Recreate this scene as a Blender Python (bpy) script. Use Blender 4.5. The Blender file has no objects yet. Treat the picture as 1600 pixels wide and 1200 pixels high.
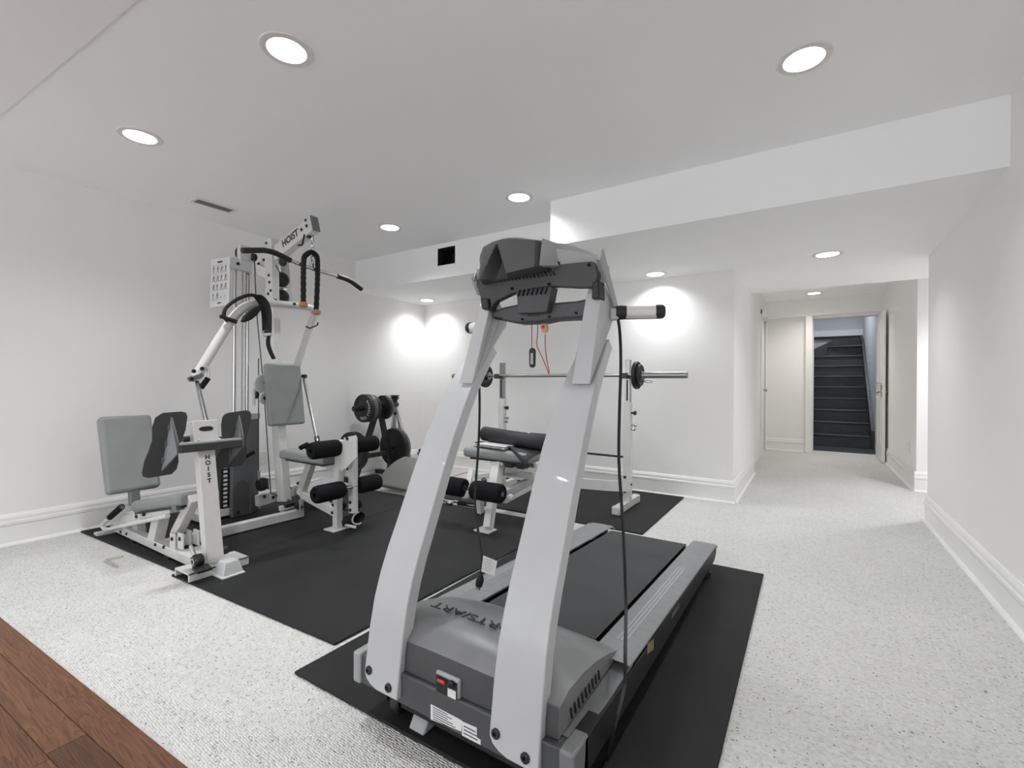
import bpy, bmesh, math, random
from mathutils import Vector, Matrix, Quaternion
V = Vector
random.seed(7)
S = bpy.context.scene
COL = S.collection
# ------------------------------------------------------------------ camera, world, exposure
F_PX, YAW, ROLL, CAM_H = 725.5, .5698, .0067, 1.03
_s, _c, _cr, _sr = math.sin(YAW), math.cos(YAW), math.cos(ROLL), math.sin(ROLL)
cam_data = bpy.data.cameras.new('camera'); cam = bpy.data.objects.new('camera', cam_data); COL.objects.link(cam)
cam_data.sensor_fit = 'HORIZONTAL'; cam_data.sensor_width = 36.0; cam_data.lens = 36.0 * F_PX / 1600.0
cam_data.clip_start = .02; cam_data.clip_end = 60
_R, _U, _F = V((_c*_cr, _s*_cr, _sr)), V((-_c*_sr, -_s*_sr, _cr)), V((-_s, _c, 0))
_m = Matrix.Identity(4)
for i in range(3): _m[i][0], _m[i][1], _m[i][2] = _R[i], _U[i], -_F[i]
_m.translation = V((0, 0, CAM_H)); cam.matrix_world = _m
S.camera = cam
world = bpy.data.worlds.new('world'); S.world = world; world.use_nodes = True
world.node_tree.nodes['Background'].inputs[0].default_value = (.90, .95, 1, 1)
world.node_tree.nodes['Background'].inputs[1].default_value = 3.5
S.view_settings.view_transform = 'Standard'; S.view_settings.look = 'None'; S.view_settings.gamma = 1
S.view_settings.use_curve_mapping = False
S.view_settings.exposure = 0.12
S.cycles.max_bounces = 16; S.cycles.diffuse_bounces = 14; S.cycles.glossy_bounces = 6
LAMP_W = 8.2          # watts of one recessed downlight in the main room
LAMP_COL = (.955, .98, 1.0)

def ray(u, v):
    a, b = (u-800)/F_PX, (600-v)/F_PX
    return _F + _R*a + _U*b
def P(u, v, x=None, y=None, z=None):
    """point seen at pixel (u,v) that lies on the plane x=, y= or z="""
    r = ray(u, v)
    t = x/r.x if x is not None else (y/r.y if y is not None else (z-CAM_H)/r.z)
    return V((r.x*t, r.y*t, CAM_H + r.z*t))

# ------------------------------------------------------------------ materials
MAT = {}
def mat(name, col, rough=.5, metal=0., bump=None, spec=.5, emit=None, coat=0., var=None, sheen=0.):
    m = bpy.data.materials.new(name); m.use_nodes = True
    nt = m.node_tree; b = nt.nodes['Principled BSDF']
    b.inputs['Base Color'].default_value = (*col, 1); b.inputs['Roughness'].default_value = rough
    b.inputs['Metallic'].default_value = metal; b.inputs['Specular IOR Level'].default_value = spec
    if coat: b.inputs['Coat Weight'].default_value = coat
    if sheen: b.inputs['Sheen Weight'].default_value = sheen
    tc = None
    def coord():
        nonlocal tc
        if tc is None: tc = nt.nodes.new('ShaderNodeTexCoord')
        return tc.outputs['Object']
    if var:                       # (scale, amount): soft wear in the colour
        n = nt.nodes.new('ShaderNodeTexNoise'); n.inputs['Scale'].default_value = var[0]; n.inputs['Detail'].default_value = 5
        nt.links.new(coord(), n.inputs['Vector'])
        mr = nt.nodes.new('ShaderNodeMapRange'); mr.inputs[1].default_value = .3; mr.inputs[2].default_value = .7
        mr.inputs[3].default_value = 1-var[1]; mr.inputs[4].default_value = 1+var[1]
        nt.links.new(n.outputs[0], mr.inputs[0])
        mx = nt.nodes.new('ShaderNodeMix'); mx.data_type = 'RGBA'; mx.blend_type = 'MULTIPLY'; mx.inputs[0].default_value = 1
        mx.inputs[6].default_value = (*col, 1); nt.links.new(mr.outputs[0], mx.inputs[7]); nt.links.new(mx.outputs[2], b.inputs['Base Color'])
    if bump:                      # (scale, strength, distance)
        n = nt.nodes.new('ShaderNodeTexNoise'); n.inputs['Scale'].default_value = bump[0]; n.inputs['Detail'].default_value = 4
        nt.links.new(coord(), n.inputs['Vector'])
        bp = nt.nodes.new('ShaderNodeBump'); bp.inputs['Strength'].default_value = bump[1]; bp.inputs['Distance'].default_value = bump[2]
        nt.links.new(n.outputs[0], bp.inputs['Height']); nt.links.new(bp.outputs[0], b.inputs['Normal'])
    if emit:
        b.inputs['Emission Color'].default_value = (*emit[0], 1); b.inputs['Emission Strength'].default_value = emit[1]
    MAT[name] = m
    return m
mat('wall', (.88, .87, .858), .75, bump=(60, .08, .002), spec=.2)
mat('ceiling', (.93, .93, .928), .85, bump=(90, .06, .002), spec=.15)
mat('ceiling_old', (.885, .87, .855), .85, bump=(90, .06, .002), spec=.15)
mat('slat', (.16, .16, .16), .5)
mat('stain', (.40, .385, .36), .95, bump=(220, .5, .004), var=(60, .25))
mat('stain_faint', (.60, .58, .55), .95, bump=(220, .5, .004), var=(60, .12))
mat('trim', (.86, .855, .84), .38)
mat('door', (.85, .845, .83), .35)
mat('stair', (.052, .054, .058), .42, var=(14, .12))
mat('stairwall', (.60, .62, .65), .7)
mat('white_metal', (.50, .508, .517), .38, coat=.15, var=(9, .02))
mat('gym_white', (.62, .615, .60), .35, coat=.2, var=(12, .05))
mat('light_grey', (.42, .425, .43), .45)
mat('rail', (.25, .254, .258), .42, metal=.3, var=(30, .08))
mat('grey_plastic', (.064, .066, .069), .48, bump=(900, .12, .0005), var=(7, .10))
mat('hood_grey', (.175, .178, .182), .36, bump=(700, .06, .0004), var=(9, .14))
mat('dark_plastic', (.050, .051, .053), .5, bump=(900, .12, .0005))
mat('hump_grey', (.075, .077, .080), .38, bump=(900, .05, .0004))
mat('light_plastic', (.33, .335, .34), .42)
mat('foot_cap', (.52, .53, .53), .45)
mat('belt', (.032, .033, .035), .66, bump=(500, .25, .0006), var=(5, .14))
mat('rail_side', (.014, .014, .015), .5, spec=.3)
mat('black', (.010, .010, .011), .5)
mat('black_gloss', (.008, .008, .008), .25)
mat('foam', (.009, .009, .010), .9, bump=(300, .5, .001), spec=.15)
mat('strap', (.009, .0095, .0095), .8, bump=(500, .4, .0006))
mat('vinyl', (.235, .245, .24), .42, bump=(350, .10, .0006), var=(8, .05))
mat('vinyl_light', (.28, .285, .285), .42, bump=(350, .10, .0006), var=(8, .04))
mat('vinyl_tan', (.17, .168, .16), .45, bump=(350, .10, .0006), var=(8, .05))
mat('gunmetal', (.040, .041, .042), .45, var=(10, .06))
mat('gunmetal_edge', (.16, .165, .17), .4, metal=.3)
mat('stack_grey', (.105, .107, .11), .4, var=(4, .08))
mat('chrome', (.55, .55, .55), .16, metal=1.)
mat('steel', (.38, .38, .375), .32, metal=1., var=(60, .12))
mat('iron', (.012, .012, .013), .55, bump=(160, .4, .001))
mat('iron_grey', (.12, .12, .12), .5, metal=.4)
mat('rubber', (.0115, .0117, .0122), .72, bump=(420, .5, .0012), var=(3.5, .28), spec=.35)
mat('rubber_roll', (.020, .020, .022), .6, bump=(500, .3, .0006))
mat('paper', (.72, .72, .72), .7)
mat('ink', (.02, .02, .022), .7)
mat('copper', (.42, .19, .12), .5)
mat('cardboard', (.62, .33, .19), .7)
mat('red', (.45, .02, .03), .5)
mat('red_plastic', (.55, .035, .04), .3)
mat('yellow', (.70, .58, .30), .5)
mat('brass', (.62, .50, .22), .25, metal=1.)
mat('plastic_white', (.74, .73, .71), .35)
mat('dark_void', (.012, .012, .012), .8)
mat('baffle', (.82, .82, .82), .35)
mat('lens', (.9, .9, .9), .4, emit=((1, .985, .97), 4.0))

def carpet_material():
    m = bpy.data.materials.new('carpet'); m.use_nodes = True; nt = m.node_tree; b = nt.nodes['Principled BSDF']; L = nt.links.new
    b.inputs['Roughness'].default_value = .95; b.inputs['Specular IOR Level'].default_value = .1
    tc = nt.nodes.new('ShaderNodeTexCoord')
    mp = nt.nodes.new('ShaderNodeMapping'); mp.inputs['Scale'].default_value = (105, 150, 1); mp.inputs['Rotation'].default_value = (0, 0, .05)
    L(tc.outputs['Object'], mp.inputs[0])
    vo = nt.nodes.new('ShaderNodeTexVoronoi'); vo.inputs['Scale'].default_value = 1; vo.inputs['Randomness'].default_value = .5; L(mp.outputs[0], vo.inputs['Vector'])
    sep = nt.nodes.new('ShaderNodeSeparateColor'); L(vo.outputs['Color'], sep.inputs[0])
    fl = nt.nodes.new('ShaderNodeValToRGB'); cr = fl.color_ramp; cr.interpolation = 'CONSTANT'
    cr.elements[0].position = 0; cr.elements[0].color = (.60, .59, .57, 1)
    cr.elements[1].position = .10; cr.elements[1].color = (.68, .675, .66, 1)
    e = cr.elements.new(.45); e.color = (.715, .71, .695, 1)
    e = cr.elements.new(.75); e.color = (.745, .74, .73, 1)
    L(sep.outputs[0], fl.inputs[0])
    v2 = nt.nodes.new('ShaderNodeTexVoronoi'); v2.inputs['Scale'].default_value = 210; L(tc.outputs['Object'], v2.inputs['Vector'])
    s2 = nt.nodes.new('ShaderNodeSeparateColor'); L(v2.outputs['Color'], s2.inputs[0])
    lt = nt.nodes.new('ShaderNodeMath'); lt.operation = 'LESS_THAN'; lt.inputs[1].default_value = .010; L(s2.outputs[1], lt.inputs[0])
    fk = nt.nodes.new('ShaderNodeMix'); fk.data_type = 'RGBA'; L(lt.outputs[0], fk.inputs[0]); L(fl.outputs[0], fk.inputs[6]); fk.inputs[7].default_value = (.27, .24, .215, 1)
    no = nt.nodes.new('ShaderNodeTexNoise'); no.inputs['Scale'].default_value = 1.3; no.inputs['Detail'].default_value = 4; L(tc.outputs['Object'], no.inputs['Vector'])
    mr = nt.nodes.new('ShaderNodeMapRange'); mr.inputs[1].default_value = .3; mr.inputs[2].default_value = .7; mr.inputs[3].default_value = .94; mr.inputs[4].default_value = 1.04
    L(no.outputs[0], mr.inputs[0])
    mx = nt.nodes.new('ShaderNodeMix'); mx.data_type = 'RGBA'; mx.blend_type = 'MULTIPLY'; mx.inputs[0].default_value = 1
    L(fk.outputs[2], mx.inputs[6]); L(mr.outputs[0], mx.inputs[7]); L(mx.outputs[2], b.inputs['Base Color'])
    iv = nt.nodes.new('ShaderNodeMath'); iv.operation = 'SUBTRACT'; iv.inputs[0].default_value = 1; L(vo.outputs['Distance'], iv.inputs[1])
    bp = nt.nodes.new('ShaderNodeBump'); bp.inputs['Strength'].default_value = .9; bp.inputs['Distance'].default_value = .008
    L(iv.outputs[0], bp.inputs['Height']); L(bp.outputs[0], b.inputs['Normal'])
    MAT['carpet'] = m
carpet_material()
def wood_material():
    m = bpy.data.materials.new('oak'); m.use_nodes = True; nt = m.node_tree; b = nt.nodes['Principled BSDF']; L = nt.links.new
    b.inputs['Roughness'].default_value = .45; b.inputs['Specular IOR Level'].default_value = .3
    tc = nt.nodes.new('ShaderNodeTexCoord'); oi = nt.nodes.new('ShaderNodeObjectInfo')
    off = nt.nodes.new('ShaderNodeVectorMath'); off.operation = 'SCALE'; off.inputs[0].default_value = (7, 13, 3); L(oi.outputs['Random'], off.inputs['Scale'])
    ad = nt.nodes.new('ShaderNodeVectorMath'); ad.operation = 'ADD'; L(tc.outputs['Object'], ad.inputs[0]); L(off.outputs[0], ad.inputs[1])
    mp = nt.nodes.new('ShaderNodeMapping'); mp.inputs['Scale'].default_value = (1.1, 15, 1); L(ad.outputs[0], mp.inputs[0])
    no = nt.nodes.new('ShaderNodeTexNoise'); no.inputs['Scale'].default_value = 1.1; no.inputs['Detail'].default_value = 2; no.inputs['Distortion'].default_value = .6; L(mp.outputs[0], no.inputs['Vector'])
    mu = nt.nodes.new('ShaderNodeMath'); mu.operation = 'MULTIPLY'; mu.inputs[1].default_value = 20; L(no.outputs[0], mu.inputs[0])
    fr = nt.nodes.new('ShaderNodeMath'); fr.operation = 'FRACT'; L(mu.outputs[0], fr.inputs[0])
    mp2 = nt.nodes.new('ShaderNodeMapping'); mp2.inputs['Scale'].default_value = (9, 260, 1); L(ad.outputs[0], mp2.inputs[0])
    n2 = nt.nodes.new('ShaderNodeTexNoise'); n2.inputs['Scale'].default_value = 1; n2.inputs['Detail'].default_value = 5; L(mp2.outputs[0], n2.inputs['Vector'])
    mm = nt.nodes.new('ShaderNodeMath'); mm.operation = 'MULTIPLY_ADD'; mm.inputs[1].default_value = .30; L(fr.outputs[0], mm.inputs[0])
    m3 = nt.nodes.new('ShaderNodeMath'); m3.operation = 'MULTIPLY'; m3.inputs[1].default_value = .95; L(n2.outputs[0], m3.inputs[0]); L(m3.outputs[0], mm.inputs[2])
    ra = nt.nodes.new('ShaderNodeValToRGB'); r = ra.color_ramp
    r.elements[0].position = .22; r.elements[0].color = (.030, .010, .004, 1); r.elements[1].position = .92; r.elements[1].color = (.165, .075, .038, 1)
    e = r.elements.new(.55); e.color = (.105, .044, .022, 1)
    L(mm.outputs[0], ra.inputs[0])
    hs = nt.nodes.new('ShaderNodeHueSaturation'); hv = nt.nodes.new('ShaderNodeMapRange'); hv.inputs[3].default_value = .75; hv.inputs[4].default_value = 1.35
    L(oi.outputs['Random'], hv.inputs[0]); L(hv.outputs[0], hs.inputs['Value']); L(ra.outputs[0], hs.inputs['Color']); L(hs.outputs[0], b.inputs['Base Color'])
    bp = nt.nodes.new('ShaderNodeBump'); bp.inputs['Strength'].default_value = .15; bp.inputs['Distance'].default_value = .001
    L(mm.outputs[0], bp.inputs['Height']); L(bp.outputs[0], b.inputs['Normal'])
    MAT['oak'] = m
wood_material()

# ------------------------------------------------------------------ mesh builder
class MB:
    def __init__(s): s.v, s.f = [], []
    def add(s, vs, fs):
        o = len(s.v); s.v += [V(p) for p in vs]; s.f += [tuple(i+o for i in f) for f in fs]; return s
    def box(s, lo, hi):
        x0, y0, z0 = lo; x1, y1, z1 = hi
        return s.add([(x0,y0,z0),(x1,y0,z0),(x1,y1,z0),(x0,y1,z0),(x0,y0,z1),(x1,y0,z1),(x1,y1,z1),(x0,y1,z1)],
                     [(3,2,1,0),(4,5,6,7),(0,1,5,4),(1,2,6,5),(2,3,7,6),(3,0,4,7)])
    def obox(s, c, ex, ey, ez, sx, sy, sz):
        c = V(c); ex, ey, ez = V(ex).normalized()*sx/2, V(ey).normalized()*sy/2, V(ez).normalized()*sz/2
        vs = [c+ex*a+ey*b+ez*d for d in (-1,1) for a, b in ((-1,-1),(1,-1),(1,1),(-1,1))]
        return s.add(vs, [(3,2,1,0),(4,5,6,7),(0,1,5,4),(1,2,6,5),(2,3,7,6),(3,0,4,7)])
    def beam(s, p0, p1, w, h, up=(0,0,1)):
        """rectangular bar from p0 to p1: h along up, w across"""
        p0, p1 = V(p0), V(p1); d = (p1-p0); L = d.length; d.normalize(); up = V(up)
        sd = d.cross(up)
        if sd.length < 1e-4: sd = d.cross(V((1,0,0)))
        sd.normalize(); u2 = sd.cross(d)
        return s.obox((p0+p1)/2, d, sd, u2, L, w, h)
    def tube(s, pts, r, n=12, cap=True):
        pts = [V(p) for p in pts]; rs = r if isinstance(r, (list, tuple)) else [r]*len(pts)
        t0 = (pts[1]-pts[0]).normalized(); a = t0.orthogonal().normalized(); rings = []
        for i, p in enumerate(pts):
            if i == 0: t = t0
            elif i == len(pts)-1: t = (pts[-1]-pts[-2]).normalized()
            else:
                t = ((pts[i]-pts[i-1]).normalized()+(pts[i+1]-pts[i]).normalized())
                t = t.normalized() if t.length > 1e-6 else (pts[i+1]-pts[i]).normalized()
            a = (a - t*a.dot(t)); a = a.normalized() if a.length > 1e-6 else t.orthogonal().normalized()
            b = t.cross(a)
            rings.append([p+(a*math.cos(2*math.pi*k/n)+b*math.sin(2*math.pi*k/n))*rs[i] for k in range(n)])
        vs = [q for rg in rings for q in rg]; fs = []
        for i in range(len(pts)-1):
            for k in range(n): fs.append((i*n+k, i*n+(k+1)%n, (i+1)*n+(k+1)%n, (i+1)*n+k))
        if cap: fs.append(tuple(range(n-1,-1,-1))); fs.append(tuple((len(pts)-1)*n+k for k in range(n)))
        return s.add(vs, fs)
    def lathe(s, o, ax, prof, n=24):
        """prof: list of (radius, distance along axis)"""
        o, ax = V(o), V(ax).normalized(); a = ax.orthogonal().normalized(); b = ax.cross(a); vs, fs = [], []
        for r, h in prof:
            for k in range(n):
                t = 2*math.pi*k/n; vs.append(o+ax*h+(a*math.cos(t)+b*math.sin(t))*max(r, 1e-5))
        for i in range(len(prof)-1):
            for k in range(n): fs.append((i*n+k, i*n+(k+1)%n, (i+1)*n+(k+1)%n, (i+1)*n+k))
        return s.add(vs, fs)
    def prism(s, pts, vec):
        pts = [V(p) for p in pts]; vec = V(vec); n = len(pts)
        fs = [tuple(range(n-1,-1,-1)), tuple(range(n, 2*n))] + [(i, (i+1)%n, n+(i+1)%n, n+i) for i in range(n)]
        return s.add(pts+[p+vec for p in pts], fs)
    def quad(s, *pts): return s.add(pts, [tuple(range(len(pts)))])
    def grid(s, rows, close=False):
        m = len(rows[0]); vs = [p for r in rows for p in r]; fs = []
        for i in range(len(rows)-1):
            for k in range(m-1 if not close else m):
                fs.append((i*m+k, i*m+(k+1)%m, (i+1)*m+(k+1)%m, (i+1)*m+k))
        return s.add(vs, fs)
    def lo(s):
        xs = [p.x for p in s.v]; ys = [p.y for p in s.v]; zs = [p.z for p in s.v]
        return V(((min(xs)+max(xs))/2, (min(ys)+max(ys))/2, min(zs)))

def smooth_path(pts, rad=.04, n=5):
    """round the corners of a polyline"""
    pts = [V(p) for p in pts]; out = [pts[0]]
    for i in range(1, len(pts)-1):
        a, b, c = pts[i-1], pts[i], pts[i+1]; r = min(rad, (a-b).length*.48, (c-b).length*.48)
        p, q = b+(a-b).normalized()*r, b+(c-b).normalized()*r
        for k in range(n+1):
            t = k/n; out.append(p*(1-t)**2+b*2*t*(1-t)+q*t*t)
    out.append(pts[-1]); return out
def catmull(pts, n=6):
    pts = [V(p) for p in pts]; q = [pts[0]]+pts+[pts[-1]]; out = []
    for i in range(1, len(q)-2):
        for k in range(n):
            t = k/n; a, b, c, d = q[i-1], q[i], q[i+1], q[i+2]
            out.append(.5*((2*b)+(c-a)*t+(2*a-5*b+4*c-d)*t*t+(3*b-a-3*c+d)*t*t*t))
    out.append(pts[-1]); return out

ROOT = {}
def origin(o):
    while o.parent: o = o.parent
    return ROOT[o.name]
def build(name, mb, m, parent=None, bevel=None, smooth=None, label=None, sub=0):
    """one mesh object; parent is a thing (Empty) or a part"""
    o0 = origin(parent) if parent else mb.lo()
    me = bpy.data.meshes.new(name); me.from_pydata([tuple(p-o0) for p in mb.v], [], mb.f); me.validate()
    bm = bmesh.new(); bm.from_mesh(me); bmesh.ops.recalc_face_normals(bm, faces=bm.faces[:]); bm.to_mesh(me); bm.free()
    me.materials.append(MAT[m])
    ob = bpy.data.objects.new(name, me); COL.objects.link(ob)
    if parent: ob.parent = parent
    else: ob.location = o0; ROOT[ob.name] = o0
    if bevel:
        bv = ob.modifiers.new('bevel', 'BEVEL'); bv.width = bevel[0]; bv.segments = bevel[1]; bv.limit_method = 'ANGLE'; bv.angle_limit = .6
        bv.harden_normals = False
    if sub:
        sd = ob.modifiers.new('sub', 'SUBSURF'); sd.levels = sub; sd.render_levels = sub
    if smooth is None: smooth = bool(bevel) and bevel[1] > 1
    if smooth:
        me.polygons.foreach_set('use_smooth', [True]*len(me.polygons))
        if not sub:
            for md in [md for md in ob.modifiers]: pass
            try: me.set_sharp_from_angle(angle=.62)
            except Exception: pass
    if label: ob['label'] = label
    return ob
def tag(o, label, cat, group=None):
    o['label'] = label; o['category'] = cat
    if group: o['group'] = group
    return o
def thing(name, loc, label, cat, group=None):
    o = bpy.data.objects.new(name, None); COL.objects.link(o); o.location = loc; o.empty_display_size = .05
    ROOT[o.name] = V(loc); return tag(o, label, cat, group)
def struct(name, mb, m, parent=None, **k):
    o = build(name, mb, m, parent, **k)
    if not parent: o['kind'] = 'structure'
    return o
def copy_part(src, parent, dx=(0,0,0)):
    c = src.copy(); COL.objects.link(c); c.parent = parent; c.location = src.location+V(dx); return c
SHARED = {}
def shared(key, fn, m):
    if key not in SHARED:
        mb = fn(); me = bpy.data.meshes.new(key); me.from_pydata([tuple(p) for p in mb.v], [], mb.f)
        bm = bmesh.new(); bm.from_mesh(me); bmesh.ops.recalc_face_normals(bm, faces=bm.faces[:]); bm.to_mesh(me); bm.free()
        me.materials.append(MAT[m])
        me.polygons.foreach_set('use_smooth', [True]*len(me.polygons)); me.set_sharp_from_angle(angle=.6); SHARED[key] = me
    return SHARED[key]
def place(name, me, parent, pos, nrm=(0,0,1), scale=1.):
    o = bpy.data.objects.new(name, me); COL.objects.link(o); o.parent = parent
    o.location = V(pos)-origin(parent); o.rotation_mode = 'QUATERNION'; o.rotation_quaternion = V((0,0,1)).rotation_difference(V(nrm).normalized())
    o.scale = (scale,)*3; return o
def bolt(parent, pos, nrm, r=.011):
    me = shared('bolt', lambda: MB().lathe((0,0,-.004), (0,0,1), [(0,0),(1,0),(1,.007),(.7,.010),(.35,.010),(.3,.006),(0,.006)], 10), 'black')
    o = place('bolt', me, parent, pos, nrm); o.scale = (r, r, 1.); return o
def text(name, body, size, org, xa, ya, m, parent, ext=.0006, center=True, sy=1., bold=0.):
    cu = bpy.data.curves.new('t', 'FONT'); cu.body = body; cu.size = 1; cu.extrude = ext/size; cu.offset = bold
    if center: cu.align_x = 'CENTER'; cu.align_y = 'CENTER'
    to = bpy.data.objects.new('t', cu); me = bpy.data.meshes.new_from_object(to)
    xa, ya = V(xa).normalized(), V(ya).normalized(); za = xa.cross(ya); o0 = origin(parent); org = V(org)
    for v in me.vertices: v.co = org + (xa*v.co.x+ya*v.co.y*sy+za*v.co.z)*size - o0
    me.materials.clear(); me.materials.append(MAT[m]); me.name = name
    bpy.data.objects.remove(to); bpy.data.curves.remove(cu)
    o = bpy.data.objects.new(name, me); COL.objects.link(o); o.parent = parent; return o

def glass_material():
    m = bpy.data.materials.new('fill_window_glass'); m.use_nodes = True; nt = m.node_tree; nt.nodes.clear(); L = nt.links.new
    o = nt.nodes.new('ShaderNodeOutputMaterial'); mx = nt.nodes.new('ShaderNodeMixShader'); mx.inputs[0].default_value = .07
    t = nt.nodes.new('ShaderNodeBsdfTransparent'); g = nt.nodes.new('ShaderNodeBsdfGlossy'); g.inputs['Roughness'].default_value = .02
    L(t.outputs[0], mx.inputs[1]); L(g.outputs[0], mx.inputs[2]); L(mx.outputs[0], o.inputs[0]); MAT['fill_window_glass'] = m
glass_material()
# ------------------------------------------------------------------ the room
XL, XR, XC, YB, ZC, ZS = -4.22, .767, -.556, 4.46, 2.37, 2.04
YBEAM, YSOF, XBEAM, YEND, YFRONT = 3.01, 3.377, -1.603, 5.72, -3.6
XHR, YHR, YDOOR = .89, 6.0, 8.5
TILT = math.radians(2.8)                      # the oak floor meets the carpet at a slight angle
def yedge(x): return .542 + (x+2.17)*math.tan(TILT)

def flat_with_holes(outer, circles, z, rects=()):
    bm = bmesh.new(); edges = []
    def loop(pts):
        vs = [bm.verts.new((p[0], p[1], z)) for p in pts]
        for i in range(len(vs)): edges.append(bm.edges.new((vs[i], vs[(i+1) % len(vs)])))
    loop(outer)
    for (cx, cy, r) in circles: loop([(cx+r*math.cos(2*math.pi*k/32), cy+r*math.sin(2*math.pi*k/32)) for k in range(32)])
    for (x0, y0, x1, y1) in rects: loop([(x0,y0),(x1,y0),(x1,y1),(x0,y1)])
    bmesh.ops.triangle_fill(bm, use_beauty=True, edges=edges, use_dissolve=False)
    bm.verts.index_update(); mb = MB().add([v.co.copy() for v in bm.verts], [tuple(v.index for v in f.verts) for f in bm.faces]); bm.free(); return mb

# floor: carpet and oak
struct('floor', MB().quad((XL, yedge(XL), 0), (XR+1, yedge(XR+1), 0), (XR+1, 4.9, 0), (1.75, 4.9, 0), (1.75, 8.88, 0), (XL, 8.88, 0)), 'carpet')
fo_ = bpy.data.objects['floor']
for q_ in ([(160,878),(166,873),(192,868),(194,871),(172,876),(186,884),(184,889),(172,884)], [(226,917),(250,909),(282,897),(276,906),(258,918),(240,923)]):
    build('carpet_stain', MB().quad(*[P(u, v, z=.0006) for u, v in q_]), 'stain' if q_[0][0] < 200 else 'stain_faint', fo_)
ow = bpy.data.objects.new('floor_oak', None); COL.objects.link(ow); ow['kind'] = 'structure'; ow.location = (-1.7, .5, 0); ROOT[ow.name] = V((-1.7, .5, 0))
dx, dy = V((math.cos(TILT), math.sin(TILT), 0)), V((-math.sin(TILT), math.cos(TILT), 0))
pw = .087; o_edge = V((-2.17, .542, 0))
cutx = 0
for r in range(47):
    xs = -2.35 - random.random()*.6
    if r == 1: xs = -1.70-1.35+.0 - .0
    if r == 0: xs = -4.2
    ends = [xs]
    while ends[-1] < 3.2: ends.append(ends[-1] + (3.6 if r == 0 else (1.35 if r == 1 else .8+random.random()*.9)))
    for a, b in zip(ends[:-1], ends[1:]):
        if r == 0: a, b = a, b
        c = o_edge + dx*((a+b)/2+.75) - dy*(pw*(r+.5)) + V((0,0,-.006))
        if c.x-abs(b-a)/2 > XR or c.x+abs(b-a)/2 < XL: continue
        # keep the planks inside the side walls
        aa, bb = max(a, (XL-o_edge.x)-.75+.0), min(b, (XR-o_edge.x)-.75)
        if bb-aa < .05: continue
        c = o_edge + dx*((aa+bb)/2+.75) - dy*(pw*(r+.5)) + V((0,0,-.006+random.uniform(0,.0006)))
        build('plank', MB().obox(c, dx, dy, (0,0,1), bb-aa-.0014, pw-.0014, .018), 'oak', ow, bevel=(.0012, 1))

# walls
struct('wall_left', MB().box((XL-.1, YFRONT, 0), (XL, YB+.1, ZC+.1)), 'wall')
struct('wall_back', MB().box((XL, YB, 0), (XC, YB+.12, ZC+.1)), 'wall')
struct('wall_right', MB().box((XR, YFRONT, 0), (XR+.1, 4.73, ZC+.1)), 'wall')
WX0, WX1, WZ0, WZ1 = -3.95, .5, .25, 2.2            # unseen glazed doors added behind the viewer to let sky fill in
struct('wall_front', MB().box((XL-.1, YFRONT-.1, 0), (WX0, YFRONT, ZC+.1)).box((WX1, YFRONT-.1, 0), (XR+.1, YFRONT, ZC+.1)).box((WX0, YFRONT-.1, 0), (WX1, YFRONT, WZ0)).box((WX0, YFRONT-.1, WZ1), (WX1, YFRONT, ZC+.1)), 'wall')
nw = 4; ww = (WX1-WX0)/nw
for k in range(nw):
    a, b_ = WX0+ww*k, WX0+ww*(k+1)
    w_ = struct('fill_window_%d' % (k+1), MB().box((a, YFRONT-.08, WZ0), (a+.04, YFRONT-.03, WZ1)).box((b_-.04, YFRONT-.08, WZ0), (b_, YFRONT-.03, WZ1)).box((a+.04, YFRONT-.08, WZ0), (b_-.04, YFRONT-.03, WZ0+.05)).box((a+.04, YFRONT-.08, WZ1-.05), (b_-.04, YFRONT-.03, WZ1)), 'trim')
    build('pane', MB().quad((a+.04, YFRONT-.055, WZ0+.05), (b_-.04, YFRONT-.055, WZ0+.05), (b_-.04, YFRONT-.055, WZ1-.05), (a+.04, YFRONT-.055, WZ1-.05)), 'fill_window_glass', w_)
pt = bpy.data.lights.new('sky_portal', 'AREA'); pt.shape = 'RECTANGLE'; pt.size = WX1-WX0; pt.size_y = WZ1-WZ0; pt.cycles.is_portal = True
pto = bpy.data.objects.new('sky_portal', pt); COL.objects.link(pto); pto.location = ((WX0+WX1)/2, YFRONT-.02, (WZ0+WZ1)/2); pto.rotation_euler = (math.radians(90), 0, 0)
struct('wall_hall_left', MB().box((XC-.12, YB+.12, 0), (XC, 6.12, ZC+.1)), 'wall')
struct('wall_hall_side', MB().box((XC-.16, 6.12, 0), (XC-.04, 7.60, ZC+.1)).box((XC-.16, 8.42, 0), (XC-.04, 8.68, ZC+.1)).box((XC-.16, 7.60, 2.06), (XC-.04, 8.42, ZC+.1)), 'wall')
struct('wall_recess', MB().box((XR+.1, 4.61, 0), (1.75, 4.73, ZC+.1)).box((1.65, 4.73, 0), (1.75, YHR, ZC+.1)), 'wall')
struct('wall_hall_right', MB().box((XHR, YHR, 0), (1.75, 8.70, ZC+.1)), 'wall')
struct('wall_hall_end', MB().box((XC-.16, 8.58, 0), (-.055, 8.68, 2.11)).box((XC-.16, 8.46, 2.11), (XHR, 8.68, ZC+.1)), 'wall')

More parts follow.
